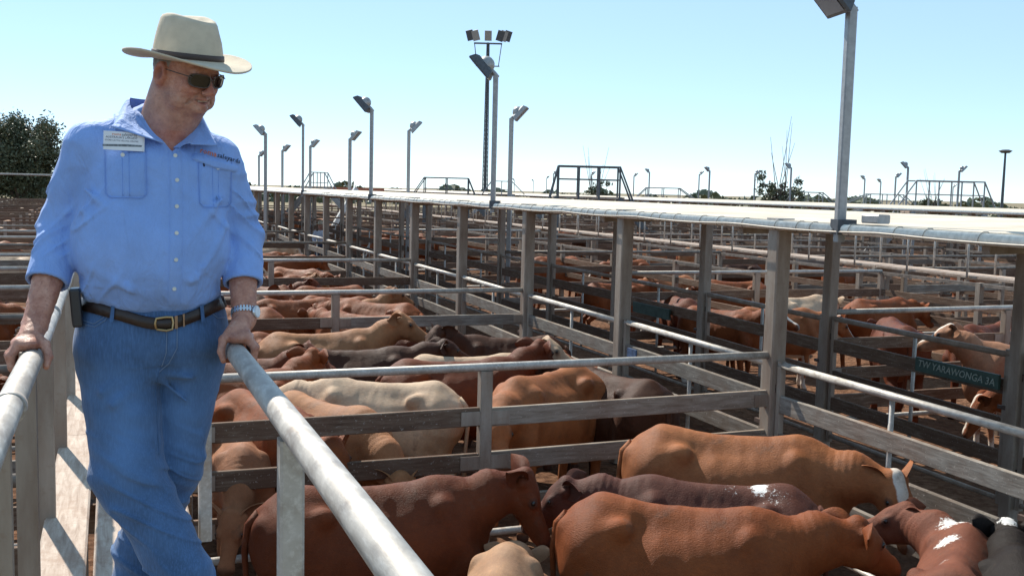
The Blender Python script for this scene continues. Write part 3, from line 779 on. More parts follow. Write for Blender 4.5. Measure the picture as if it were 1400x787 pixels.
p = pix(1068, 269, 70); tree('bare_tree', 'scraggy half bare tree with twigs above the far walkway', 'tree', (p.x, p.y, 0), 5.0, 4.2, 2300, 5, True, ls=.13)
p = pix(1275, 275, 85); tree('bush_tree', 'small low tree under the pale stair bridge', 'tree', (p.x, p.y, 0), 3.75, 3.6, 1500, 6, True, ls=.17)
p = pix(815, 262, 95); tree('bush_tree', 'small low tree behind the dark stair bridge', 'tree', (p.x, p.y, 0), 4.4, 4.0, 1500, 8, True, ls=.17)
def treeline():
    rg = np.random.default_rng(9); n = 9000; a = rg.uniform(radians(-22), radians(62), n); D = rg.uniform(190, 260, n)
    h = 1.0+2.9*(.5+.5*np.sin(a*37)*np.sin(a*91+1)); c = np.stack([D*np.sin(a), D*np.cos(a), rg.uniform(0, 1, n)*h], 1)
    u = rg.normal(0, 1, (n, 3)); u /= np.linalg.norm(u, axis=1, keepdims=True); v = np.cross(u, rg.normal(0, 1, (n, 3))); v /= np.linalg.norm(v, axis=1, keepdims=True); s = .9
    V = np.concatenate([c-u*s, c+v*s*.7, c+u*s, c-v*s*.7], 1).reshape(-1, 3)
    o = obj('scrub', mesh_np('scrub', V, np.arange(4*n).reshape(n, 4), False), M['leaf']); tag(o, 'low grey green scrub along the horizon', 'scrub', kind='stuff')
treeline()

# ------------------------------------------------------------------ cattle
def cow_model(ny=0, ne=12, hy=0, hp=35, bend=0, patch=(), h=.019, low=False, seed=0, fat=1.0, blaze=True):
    """ny/ne: neck yaw / elevation, hy/hp: head yaw / pitch down (degrees). Returns a dict of meshes"""
    ny, ne, hy, hp = map(radians, (ny, ne, hy, hp)); rg = np.random.default_rng(seed)
    S = np.array([.56, 0, 1.08]); nd = np.array([cos(ne)*cos(ny), cos(ne)*sin(ny), sin(ne)])
    poll = S+nd*.60; R = rotm(hy, hp, 0)
    lean = rg.uniform(-.06, .06, 8)
    def W(p): return poll+R@np.array(p)
    def f(P):
        s = (1, .86*fat, 1)
        d = ell(P, (.34, 0, .93), (.46, .295*fat, .40))
        d = smin(d, ell(P, (-.12, 0, .90), (.56, .335*fat, .36)), .14)
        d = smin(d, ell(P, (-.62, 0, 1.02), (.34, .27*fat, .32)), .12)
        d = smin(d, cone(P, (.40, 0, 1.22), (-.62, 0, 1.24), .085, .10), .10)               # topline
        d = smin(d, ell(P, (.46, 0, 1.24), (.20, .085, .12)), .08)                           # withers, slight hump
        for sg in (-1, 1):
            d = smin(d, ell(P, (-.46, sg*.218, 1.215), (.085, .055, .060)), .08)             # hook bones
            d = smin(d, ell(P, (-.87, sg*.095, 1.14), (.06, .05, .06)), .06)                 # pin bones
            d = smin(d, cone(P, (.42, sg*.165, 1.20), (.62, sg*.20, .86), .085, .105), .04)    # shoulder blade
            d = smin(d, cone(P, (.62, sg*.19, .86), (.47, sg*.185, .72), .10, .085), .05)
            a = lean[int(sg > 0)]; b = lean[2+int(sg > 0)]
            d = smin(d, cone(P, (.47, sg*.17, .74), (.50+a*.5, sg*.165, .42), .082, .052), .04)
            d = smin(d, cone(P, (.50+a*.5, sg*.165, .44), (.49+a, sg*.165, .13), .050, .034), .02)
            d = smin(d, cone(P, (.49+a, sg*.165, .13), (.53+a, sg*.165, .03), .042, .056), .02)
            d = smin(d, cone(P, (-.66, sg*.14, 1.06), (-.45, sg*.19, .78), .20, .12), .08)      # thigh
            d = smin(d, cone(P, (-.72, sg*.14, .92), (-.70, sg*.16, .70), .17, .09), .06)
            d = smin(d, cone(P, (-.52, sg*.18, .74), (-.80+b, sg*.165, .50), .10, .056), .05)
            d = smin(d, cone(P, (-.80+b, sg*.165, .52), (-.74+b, sg*.165, .14), .050, .036), .03)
            d = smin(d, cone(P, (-.74+b, sg*.165, .13), (-.69+b, sg*.165, .03), .042, .056), .02)
            d = smax(d, -ell(P, (-.36, sg*.36*fat, 1.12), (.13, .075, .10)), .07)               # hollow of the flank
        d = smin(d, ell(P, (.66, 0, .84), (.16, .12, .22)), .08)                             # brisket
        n0 = (.50, 0, 1.06); n1 = tuple(poll+R@np.array([.03, 0, -.05])); nm = tuple((S+nd*.30)+np.array([0, 0, .02]))
        d = smin(d, cone(P, n0, nm, .235, .165, s), .10)
        d = smin(d, cone(P, nm, n1, .165, .115, s), .06)
        dw = tuple(np.array(nm)+np.array([0, 0, -.17])); d = smin(d, cone(P, (.74, 0, .80), dw, .045, .03), .07)  # dewlap
        # neck creases, belly wobble, ribs
        Q = (P-poll.astype(np.float32))@R
        hd = ell(Q, (.07, 0, -.025), (.135, .105, .105))
        hd = smin(hd, cone(Q, (.10, 0, -.035), (.36, 0, -.055), .092, .062), .05)
        hd = smin(hd, ell(Q, (.415, 0, -.062), (.068, .078, .060)), .035)
        hd = smin(hd, cone(Q, (.06, 0, -.125), (.36, 0, -.105), .072, .040), .04)
        hd = smin(hd, ell(Q, (-.02, 0, .045), (.055, .065, .05)), .05)
        for sg in (-1, 1):
            hd = smin(hd, ell(Q, (.135, sg*.088, .012), (.048, .028, .032)), .03)
            hd = smin(hd, ell(Q, (.10, sg*.065, -.10), (.09, .04, .06)), .04)
            hd = smax(hd, -ell(Q, (.472, sg*.038, -.035), (.016, .014, .018)), .012)
            hd = smin(hd, ell(Q, (-.012, sg*.10, .005), (.04, .035, .035)), .03)
        d = smin(d, hd, .05)
        w = .0045*vnoise(P*np.array([9, 7, 5], np.float32), 3+seed)+.0018*vnoise(P*np.array([22, 15, 12], np.float32), 8)
        rib = .0008*np.sin(P[:, 0]*62+P[:, 2]*14)*np.exp(-((P[:, 0]-.08)/.22)**2)*(np.abs(P[:, 1]) > .12)
        t = np.exp(-((P[:, 0]-.80)/.16)**2); cre = .0016*np.sin((P@nd.astype(np.float32))*115)*t*(P[:, 2] > .9)
        return (d+w+rib+cre).astype(np.float32)
    hi = [max(poll[0]+.58, .80), .58, 1.62]; lo = [-1.02, -.58, -.03]
    if abs(poll[1])+.5 > .58:
        if poll[1]+R[1, 0]*.5 > .5: hi[1] = poll[1]+.58
        if poll[1]+R[1, 0]*.5 < -.5: lo[1] = poll[1]-.58
    hi[2] = max(1.5, poll[2]+.25)
    V, F = surface(f, lo, hi, h if not low else .05, 1)
    Q = (V-poll.astype(np.float32))@R
    mk = np.zeros((len(V), 3), np.float32)
    ish = (Q[:, 0] > -.10) & (Q[:, 0] < .55) & (np.abs(Q[:, 1]) < .16) & (np.abs(Q[:, 2]) < .24)
    if blaze: mk[:, 0] = np.where(ish, np.clip(1.0-np.abs(Q[:, 1])/.085+(Q[:, 2]-.0)*1.5-np.clip(.0-Q[:, 0], 0, 1)*5, 0, 1), 0)
    mk[:, 0] = np.maximum(mk[:, 0], np.clip(1.3-V[:, 2]/.30, 0, 1)*.9)
    mk[:, 0] = np.maximum(mk[:, 0], np.clip((.64-V[:, 2])/.05, 0, 1)*(np.abs(V[:, 0]) < .45)*(np.abs(V[:, 1]) < .22)*.8)
    nose = np.clip((Q[:, 0]-.405)/.04, 0, 1)*ish*.8
    mk[:, 1] = np.maximum(nose, np.clip((.075-V[:, 2])/.02, 0, 1))
    ey = np.sqrt((Q[:, 0]-.145)**2+(np.abs(Q[:, 1])-.10)**2+(Q[:, 2]-.012)**2); mk[:, 1] = np.maximum(mk[:, 1], np.clip((.042-ey)/.015, 0, .75)*ish)
    for (px, py, pz, r, a) in patch:
        dd = np.sqrt((V[:, 0]-px)**2+(V[:, 1]-py)**2+(V[:, 2]-pz)**2); mk[:, 2] = np.maximum(mk[:, 2], a*np.clip(1.25-dd/r, 0, 1))
    me = mesh_np('cow_body', V, F); set_attr(me, 'mask', mk); me.materials.append(M['coat'])
    out = dict(body=me, low=low)
    if low: return out
    # ears: folded leaves, drooping, one mesh each
    ears = []
    for sg in (-1, 1):
        nu, nv = 12, 7; P = []
        for i in range(nu):
            u = i/(nu-1); w = .078*sin(pi*min(u*.84+.12, 1))**.75
            for j in range(nv):
                v = j/(nv-1)*2-1
                q = np.array([-.02-.115*u-.030*(1-v*v)*(1-u*.6)-v*w*.25, sg*(.085+.165*u), .020-.055*u**1.5+v*w*.97]); 
                q[0] += .03*v*v*(1-u)
                P.append(W(q))
        n = len(P); P2 = [p+R@np.array([-.010*(1-abs(((k % nv)/(nv-1))*2-1)**2), 0, 0]) for k, p in enumerate(P)]
        F1 = [(i*nv+j, (i+1)*nv+j, (i+1)*nv+j+1, i*nv+j+1) for i in range(nu-1) for j in range(nv-1)]
        F2 = [tuple(n+k for k in reversed(q)) for q in F1]
        m2 = mesh_np('ear', np.array(P+P2), F1+F2); mkk = np.zeros((2*n, 3)); mkk[:n, 1] = [0.55*(1-abs((k % nv)/(nv-1)*2-1)) for k in range(n)]
        set_attr(m2, 'mask', mkk); m2.materials.append(M['coat']); ears.append(m2)
    out['ears'] = ears
    eye = []
    for sg in (-1, 1):
        c = W((.145, sg*.106, .014)); bm = bmesh.new(); bmesh.ops.create_uvsphere(bm, u_segments=10, v_segments=6, radius=.019)
        bmesh.ops.translate(bm, verts=bm.verts, vec=tuple(map(float, c))); m2 = bpy.data.meshes.new('eye'); bm.to_mesh(m2); bm.free()
        m2.polygons.foreach_set('use_smooth', [True]*len(m2.polygons)); m2.materials.append(M['eye']); eye.append(m2)
    out['eyes'] = eye
    sw = rg.uniform(-.05, .05)
    pts = [(-.88, 0, 1.20), (-.955, 0, 1.14), (-.985, sw*.3, .98), (-.97, sw*.7, .76), (-.96, sw, .56), (-.965, sw*1.4, .40), (-.96, sw*1.4, .30)]
    tm = MB().tube(pts, [.045, .034, .024, .019, .026, .036, .008], 8).mesh('tail', True); set_attr(tm, 'mask', np.array([[0, .0 if k < 32 else .55, 0] for k in range(len(tm.vertices))])); tm.materials.append(M['coat'])
    out['tail'] = tm
    return out
def place_cow(model, x, y, rz, colr, white, label, group, scale=1.0, parts=True, zs=1.03, xs=.87):
    t = empty('cow', label, 'cow', (x, y, -.02), radians(rz), group) if parts and not model['low'] else None
    c = (*colr, white)
    if t is None:
        o = obj('cow', model['body'], None, None, (x, y, -.02)); o.rotation_euler = (0, 0, radians(rz)); o.scale = (scale*xs, scale, scale*zs); o.color = c
        tag(o, label, 'cow', group); return o
    t.scale = (scale*xs, scale, scale*zs)
    for nm, mm in [('body', model['body'])]+[('ear', e) for e in model['ears']]+[('eye', e) for e in model['eyes']]+[('tail', model['tail'])]:
        o = part(nm, mm, t, (0, 0, 0)); o.color = c
    return t
RED = (.245, .068, .020); DRED = (.145, .036, .012); CHOC = (.066, .024, .012); TAN = (.39, .18, .082); CREAM = (.60, .44, .30); BLACK = (.013, .009, .008); ORANGE = (.34, .125, .048)
G1 = 'cattle in the nearest pen'; G2 = 'cattle packed in the second pen'
def hero(x, y, rz, colr, white, label, group, scale=1.0, zs=1.03, **kw):
    return place_cow(cow_model(**kw), x, y, rz, colr, white, label, group, scale, True, zs)
# nearest pen (world positions measured on the ground)
hero(1.55, 6.10, -3, DRED, 0, 'dark red cow filling the lower left pen, head turned right below the middle fence', G1, .96, 1.03, ny=-3, ne=22, hy=-25, hp=58, h=.015, seed=1, blaze=False)
hero(3.18, 5.10, -37, RED, 0, 'red cow with glossy back nearest the camera at the bottom centre right', G1, .97, 1.03, ny=14, ne=16, hy=40, hp=30, h=.015, seed=2, fat=1.05, blaze=False)
hero(3.64, 5.66, 150, (.115, .042, .028), 0, 'dark roan cow with white splashed rump squeezed between two red cows', G1, .93, 1.03, ny=0, ne=14, hy=0, hp=34, h=.015, seed=3, patch=((-.42, .03, 1.33, .13, .75), (-.55, .1, 1.28, .26, .42), (-.2, .05, 1.3, .2, .36)), blaze=False)
hero(4.35, 6.32, -37, ORANGE, .95, 'big tan red cow with white blazed face turned down beside the lane fence', G1, 1.06, .99, ny=-12, ne=5, hy=-58, hp=52, h=.015, seed=4, fat=1.06)
hero(4.50, 4.34, 40, (.20, .07, .04), .0, 'red and white cow turned away at the bottom edge of the photo', G1, .88, 1.03, ny=50, ne=16, hy=100, hp=20, h=.015, seed=5, patch=((.60, .05, 1.25, .20, 1.0), (.20, .1, 1.3, .14, .75), (.80, .2, 1.2, .16, .8), (-.3, .1, 1.3, .12, .5)), blaze=False)
hero(4.45, 3.82, 50, BLACK, .0, 'black calf with white marked poll in the bottom right corner', G1, .92, 1.0, ny=0, ne=20, hy=10, hp=50, h=.015, seed=6, patch=((1.10, .0, 1.36, .09, .8),), blaze=False)
hero(1.98, 5.15, 60, (.45, .27, .16), 0, 'pale tan cow seen low under the dark red cow at the bottom', G1, .85, .95, ny=0, ne=-5, hy=0, hp=60, h=.018, seed=7, blaze=False)
# second pen
PO = [cow_model(ny=0, ne=8, hy=0, hp=40, seed=11, fat=.98), cow_model(ny=-18, ne=16, hy=-40, hp=30, seed=12), cow_model(ny=20, ne=2, hy=45, hp=35, seed=13, fat=1.04),
      cow_model(ny=5, ne=26, hy=10, hp=18, seed=14), cow_model(ny=-10, ne=-20, hy=-20, hp=60, seed=15), cow_model(ny=14, ne=12, hy=25, hp=50, seed=16, fat=1.06)]
PO += [cow_model(ny=-12, ne=40, hy=-25, hp=22, seed=17), cow_model(ny=25, ne=34, hy=40, hp=28, seed=18)]
LO = [cow_model(ny=0, ne=8, hy=0, hp=40, low=True, seed=21), cow_model(ny=-20, ne=16, hy=-50, hp=30, low=True, seed=22), cow_model(ny=20, ne=-5, hy=45, hp=45, low=True, seed=23)]
SP = [(0, 2.28, 9.15, 153, CREAM, 0, 'cream cow with tail to the right behind the middle fence of the near pens', 1.0),
 (4, 1.72, 8.45, -62, TAN, 0, 'tan cow facing the camera with lowered face behind the dark rail', .98),
 (2, 3.80, 8.80, -147, ORANGE, 0, 'orange tan cow with long flank right of the mid fence post', 1.05),
 (0, 4.62, 9.02, 105, CHOC, 0, 'chocolate cow showing its dusty rump beside the lane fence', 1.0),
 (7, 3.35, 9.92, -8, DRED, 0, 'dark red cow with long level back behind the cream cow', 1.02),
 (6, 3.72, 10.62, -12, CREAM, 0, 'pinkish cream cow whose back shows above the dark red one', .96),
 (3, 2.55, 11.02, -8, CHOC, 0, 'dark brown cow lying back level in the middle of the second pen', 1.0),
 (6, 2.38, 12.1, 2, TAN, 0, 'pale tan cow with raised light face turned right near the far rail', 1.03),
 (7, 4.55, 11.75, 168, CHOC, 0, 'dark cow with raised dark head facing left near the lane', .98),
 (7, 1.05, 9.75, 12, RED, 0, 'red cow with raised head and ear right of the man hand', 1.0),
 (6, 1.10, 10.9, -10, DRED, 0, 'glossy dark cow just right of the man wrist', .95),
 (0, 1.22, 8.6, -70, RED, 0, 'brown cow behind the right handrail close to the man', .98),
 (4, .95, 8.25, -95, (.36, .16, .08), 0, 'calf peering down through the rails beside the man knee', .84),
 (5, 4.85, 10.9, -100, RED, 0, 'red cow with lowered face by the lane rails of the second pen', .95),
 (0, 1.3, 12.6, 10, RED, 0, 'red cow at the back left of the second pen', .97), (2, 3.2, 12.65, -6, DRED, 0, 'dark red cow below the second cross fence', .95)]
for k, x, y, r, c, w, l, s in SP: place_cow(PO[k], x, y, r, c, w, l, G2, s)
# right pens close to the green board
G3 = 'cattle in the pens right of the lane'
for k, x, y, r, c, w, l, s in [(6, 10.55, 9.35, 152, (.42, .21, .12), 1.0, 'light red cow with white blaze facing left behind the green board', 1.02), (1, 11.3, 8.9, 170, TAN, .9, 'tan cow close behind the last tall post at the right edge', 1.0),
  (0, 10.55, 11.6, 60, DRED, 0, 'dark red cow turned away behind the green board pen', 1.02), (5, 11.9, 11.3, 195, DRED, 0, 'dark horned looking cow beyond the light red cow', 1.0),
  (4, 10.15, 8.4, 155, RED, .9, 'red cow with lowered white face under the green board', .95), (4, 11.0, 8.2, -175, ORANGE, .9, 'orange cow with white face feeding low by the lane gate', .92),
  (1, 12.6, 9.5, 200, RED, .5, 'red cow with curled ear at the right edge', 1.0), (3, 9.3, 14.2, -60, RED, 1.0, 'red and white faced cow facing the camera between two tall posts', .95),
  (0, 10.2, 13.9, -20, ORANGE, 1.0, 'light red cow with white marks right of the tall post', .97), (2, 9.4, 15.8, 80, DRED, 0, 'cow seen from behind beside the smaller green board', .98),
  (5, 11.6, 15.2, 10, CREAM, 0, 'white cow with long back in the third pen right of the lane', 1.0), (0, 12.9, 14.6, 5, RED, .6, 'red and white cow under the far catwalk', 1.0)]:
    place_cow(PO[k], x, y, r, c, w, l, G3, s)
# every other pen filled at random
cr = random.Random(42); PAL = [RED, DRED, RED, TAN, CHOC, CREAM, ORANGE, DRED, RED, ORANGE, TAN, RED, CREAM]
CN = {id(RED): 'red', id(DRED): 'dark red', id(TAN): 'tan', id(CHOC): 'chocolate', id(CREAM): 'cream', id(ORANGE): 'light red', id(BLACK): 'black'}
NCOW = 0
far = []
for bi, k, xa, xb, ya, yb in CELLS:
    if (bi, k) in ((0, 0),) or (bi == 2 and k < 1): continue
    subs = [(xa, xb)] if bi != 1 else [(xa, -5.9), (-5.9, xb)]
    for (u0, u1) in subs:
        dens = {0: 9, 1: 3, 2: 5, 3: 4, 4: 4, 5: 4}[bi]
        if bi == 0 and k == 1: dens = 12
        if bi > 1 and cr.random() < .18: continue
        base = cr.choice([0, 0, 180, 170, 20, -15])
        cell = []; dens = dens+cr.randint(-2, 1); main = cr.choice(PAL)
        for q in range(dens):
            ok = False
            for _ in range(12):
                x = cr.uniform(u0+1.0, u1-1.0); y = cr.uniform(ya+.65, yb-.55)
                ok = all((x-a)**2*.25+(y-b)**2 > .30 for a, b in far[-14:])
                if ok: break
            if not ok: continue
            far.append((x, y))
            if bi == 2 and y < 16.4: continue
            rz = base+cr.uniform(-22, 22)*(1.8 if bi == 0 else 1)+(180 if cr.random() < .25 else 0)
            c = main if cr.random() < .45 else cr.choice(PAL); w = cr.choice([0, 0, 1.0, .7]) if bi > 1 else cr.choice([0, 0, 0, .8])
            D = sqrt(x*x+y*y); 
            if NCOW > 285: break
            NCOW += 1
            cell.append((x, y, rz, c, w, D))
        cell.sort()
        nm = ['pen between catwalk and lane', 'pen left of the catwalk', 'pen right of the lane', 'pen past the second catwalk', 'pen behind the second overhead deck', 'pen at the far right'][bi]
        if bi == 1 and u0 < -6: nm = 'outer pen at the far left'
        for q, (x, y, rz, c, w, D) in enumerate(cell):
            lb = f'{CN[id(c)]} cow {ORD[q]} from the left in the {ORD[min(k, 26)]} {nm}'
            place_cow(cr.choice(PO) if D < 24 else cr.choice(LO), x, y, rz, c, w, lb, f'cattle in the {nm}'.replace('pen', 'pens', 1), cr.uniform(.9, 1.03), D < 24)
print('cows', NCOW)

# ------------------------------------------------------------------ the man on the catwalk
MAN = empty('person', 'man in wide hat, sunglasses, blue shirt and jeans leaning on the catwalk rails', 'person', (.12, 3.25, 1.8))
MO = Vector((.12, 3.25, 1.8))
def mpart(name, me, m=None, parent=None):
    if m is not None and not me.materials: me.materials.append(m)
    o = bpy.data.objects.new(name, me); COL.objects.link(o); o.parent = parent or MAN
    if parent is None: o.location = -MO
    return o
HC = np.array([.216, 3.235, 3.478]); HR = rotm(radians(-53), radians(20), radians(4))
def HW(p): return HC+HR@np.array(p, float)
SR, ER, WR = (-.050, 3.31, 3.250), (-.132, 3.36, 3.01), (-.203, 3.185, 2.735)
SL, EL, WL = (.308, 3.31, 3.220), (.388, 3.34, 2.99), (.378, 3.19, 2.735)
def hand(P, sx, X, W):
    """hand closed over the pipe at X ; sx=+1 : outside is +X"""
    d = cone(P, W, (X+sx*.004, 3.135, 2.704), .034, .031, (1, 1, 1))
    d = smin(d, ell(P, (X+sx*.012, 3.115, 2.694), (.040, .050, .021)), .015)
    for k in range(4):
        y = 3.076+.0225*k; o = (.002, .006, .003, -.004)[k]; r = (.0118, .0124, .0118, .0104)[k]
        a = (X+sx*(.026), y+.012, 2.694+o*.5); b = (X+sx*(.048+o), y, 2.664); c = (X+sx*(.044+o*.5), y-.003, 2.632); e = (X+sx*.018, y-.004, 2.612)
        f = smin(smin(cone(P, a, b, r*1.12, r), cone(P, b, c, r, r*.92), .004), cone(P, c, e, r*.92, r*.8), .004)
        d = smin(d, f, .006 if k else .009)
        d = smin(d, ell(P, (a[0]+sx*.002, a[1], a[2]+.006), (.011, .010, .009)), .006)
    t0 = (X-sx*.006, 3.145, 2.704); t1 = (X-sx*.036, 3.112, 2.688); t2 = (X-sx*.046, 3.088, 2.657); t3 = (X-sx*.040, 3.073, 2.632)
    f = smin(smin(cone(P, t0, t1, .018, .014), cone(P, t1, t2, .0135, .0115), .006), cone(P, t2, t3, .0115, .009), .004)
    return smin(d, f, .010)
def head_f(P):
    Q = ((P-HC.astype(np.float32))@HR)
    d = ell(Q, (-.008, 0, .012), (.100, .078, .108))
    d = smin(d, ell(Q, (.030, 0, -.052), (.064, .070, .064)), .03)
    d = smin(d, ell(Q, (.074, 0, -.090), (.026, .029, .021)), .018)
    d = smin(d, ell(Q, (.022, 0, -.106), (.054, .056, .034)), .012)
    for s in (-1, 1):
        d = smin(d, ell(Q, (.060, s*.040, -.030), (.030, .025, .026)), .016)
        d = smin(d, ell(Q, (.036, s*.054, -.074), (.038, .024, .032)), .018)
        d = smax(d, -ell(Q, (.098, s*.031, .006), (.016, .018, .011)), .010)
        e = smax(ell(Q, (-.006, s*.086, -.014), (.022, .018, .037)), -ell(Q, (.002, s*.103, -.008), (.012, .014, .022)), .005)
        d = smin(d, e, .006)
        d = smax(d, -cone(Q, (.098, s*.020, -.038), (.072, s*.046, -.074), .0030, .004), .007)
        d = smin(d, ell(Q, (.108, s*.0135, -.034), (.010, .007, .008)), .005)
    d = smin(d, cone(Q, (.086, -.032, .022), (.086, .032, .022), .011, .011), .014)
    d = smin(d, cone(Q, (.094, 0, .012), (.117, 0, -.028), .007, .0125), .008)
    for s in (-1, 1):
        d = smin(d, cone(Q, (.0945, 0, -.0575), (.080, s*.031, -.050), .0075, .006), .006)
        d = smin(d, cone(Q, (.0925, 0, -.0755), (.079, s*.029, -.058), .0085, .006), .006)
    m = ell(Q+np.stack([0*Q[:, 0], 0*Q[:, 0], -9*Q[:, 1]**2], 1), (.104, 0, -.0655), (.017, .034, .0056))
    d = smax(d, -m, .003)
    d = d+.0012*vnoise(Q*np.array([60, 60, 130], np.float32), 6)+.0008*vnoise(Q*np.array([170, 170, 260], np.float32), 7)
    for s in (-1, 1): d = smax(d, -cone(Q, (.070, s*.054, -.045), (.060, s*.056, -.080), .0016, .002), .006); d = smax(d, -cone(Q, (.045, s*.062, -.002), (.035, s*.078, -.012), .001, .0012), .004)
    return d
def shirt_base(P):
    t = ell(P, (.125, 3.305, 3.115), (.212, .145, .19))
    t = smin(t, ell(P, (.116, 3.275, 2.945), (.226, .172, .185)), .08)
    t = smin(t, cone(P, (SR[0]+.02, SR[1], SR[2]-.005), (.12, 3.345, 3.312), .070, .078), .05)
    return smin(t, cone(P, (SL[0]-.02, SL[1], SL[2]-.005), (.17, 3.345, 3.302), .070, .078), .05)
def body_f(P):
    d = head_f(P)
    nk = cone(P, (.145, 3.345, 3.245), tuple(HW((-.014, 0, -.055))), .086, .081)
    nk = smin(nk, cone(P, (.155, 3.285, 3.24), tuple(HW((.022, 0, -.095))), .05, .052), .03)
    d = smin(d, nk, .013)
    t = ell(P, (.125, 3.30, 3.12), (.185, .122, .175)); t = smin(t, ell(P, (.12, 3.29, 2.93), (.195, .14, .17)), .06)
    t = smin(t, ell(P, (.125, 3.32, 2.70), (.18, .115, .13)), .05)
    t = smin(t, ell(P, (.160, 3.245, 3.235), (.09, .075, .07)), .05)
    t = smin(t, cone(P, SR, (.13, 3.33, 3.27), .05, .06), .05); t = smin(t, cone(P, SL, (.15, 3.33, 3.27), .05, .06), .05)
    t = np.maximum(t, shirt_base(P)+.009)
    d = smin(d, t, .012)
    for S_, E_, W_, X, sx in ((SR, ER, WR, -.21, -1), (SL, EL, WL, .345, 1)):
        fa = tuple(np.array(E_)*.62+np.array(W_)*.38)
        a = smin(cone(P, S_, E_, .052, .044), cone(P, E_, fa, .044, .045), .02)
        a = smin(a, cone(P, fa, W_, .047, .034, (1, 1, 1)), .015)
        d = smin(d, a, .02); d = smin(d, hand(P, sx, X, W_), .010)
    for a, b, c in (((.035, 3.31, 2.60), (.04, 3.21, 2.28), (.195, 3.13, 1.92)), ((.225, 3.33, 2.60), (.175, 3.31, 2.28), (.08, 3.37, 1.92))):
        l = smin(cone(P, a, b, .095, .058), cone(P, b, c, .055, .04), .03); d = smin(d, l, .03)
    d = d+.0011*vnoise(P*95, 4)*(P[:, 2] < 2.85)
    return d.astype(np.float32)
V, F = surface(body_f, (-.29, 3.0, 1.86), (.48, 3.50, 3.60), .0042, 1)
Q = (V-HC.astype(np.float32))@HR
mk = np.zeros((len(V), 3), np.float32); ish = V[:, 2] > 3.3
lip = np.exp(-(((Q[:, 0]-.093)/.02)**2+(Q[:, 1]/.024)**2+((Q[:, 2]-9*Q[:, 1]**2+.0655)/.012)**2)); mk[:, 0] = np.clip(lip*1.3, 0, 1)*ish
chk = np.exp(-(((Q[:, 0]-.08)/.04)**2+((np.abs(Q[:, 1])-.045)/.025)**2+((Q[:, 2]+.03)/.03)**2)); mk[:, 0] = np.maximum(mk[:, 0], .45*chk*ish)
nz = np.exp(-(((Q[:, 0]-.12)/.02)**2+(Q[:, 1]/.018)**2+((Q[:, 2]+.025)/.02)**2)); mk[:, 0] = np.maximum(mk[:, 0], .5*nz*ish)
er = np.exp(-(((Q[:, 0]+.006)/.024)**2+((np.abs(Q[:, 1])-.090)/.013)**2+((Q[:, 2]+.014)/.038)**2)); mk[:, 0] = np.maximum(mk[:, 0], er*ish*.9)
er2 = np.exp(-(((Q[:, 0]-.001)/.010)**2+((np.abs(Q[:, 1])-.092)/.014)**2+((Q[:, 2]+.010)/.020)**2))
mk[:, 1] = ((np.abs(Q[:, 2]-9*Q[:, 1]**2+.0655) < .0035) & (np.abs(Q[:, 1]) < .028) & (Q[:, 0] > .066) & (Q[:, 0] < .0985) & ish)*.9  # mouth groove darkened, its shade put into the mask
mk[:, 2] = ish*np.clip((-.03-Q[:, 2])/.03, 0, 1)*.3
vneck = np.exp(-(((V[:, 0]-.16)/.07)**2+((V[:, 2]-3.27)/.06)**2))*(V[:, 1] < 3.3); mk[:, 0] = np.maximum(mk[:, 0], .6*vneck)
nlf = np.exp(-((np.abs(np.abs(Q[:, 1])-.020-.55*(-.038-Q[:, 2]))/.0035)**2))*(Q[:, 2] < -.036)*(Q[:, 2] > -.078)*(Q[:, 0] > .06); mk[:, 1] = np.maximum(mk[:, 1], np.maximum(er2*.8, nlf*.55)*ish)  # shade painted into the smile creases and ear hollows
me = mesh_np('body', V, F); set_attr(me, 'mask', mk); mpart('body', me, M['skin'])
th = MB(); th.box((.0880, -.020, -.0680), (.0905, .020, -.0628))
th.V = [tuple(HW((v[0], v[1], v[2]+9*v[1]**2))) for v in th.V]; mpart('teeth', mb_mesh(th, M['teeth']))
# short grey hair under the hat
def hair_f(P):
    Q = ((P-HC.astype(np.float32))@HR); d = ell(Q, (-.011, 0, .014), (.1015, .0795, .110))
    d = d+.0015*vnoise(P*260, 2)
    cut = np.maximum(Q[:, 0]-.012-.25*(Q[:, 2]), -(Q[:, 2]+.052+.5*np.minimum(Q[:, 0]+.03, 0))); return smax(d, cut, .006)
V, F = surface(hair_f, HC-.14, HC+.14, .004, 1); mpart('hair', mesh_np('hair', V, F), M['hair'])

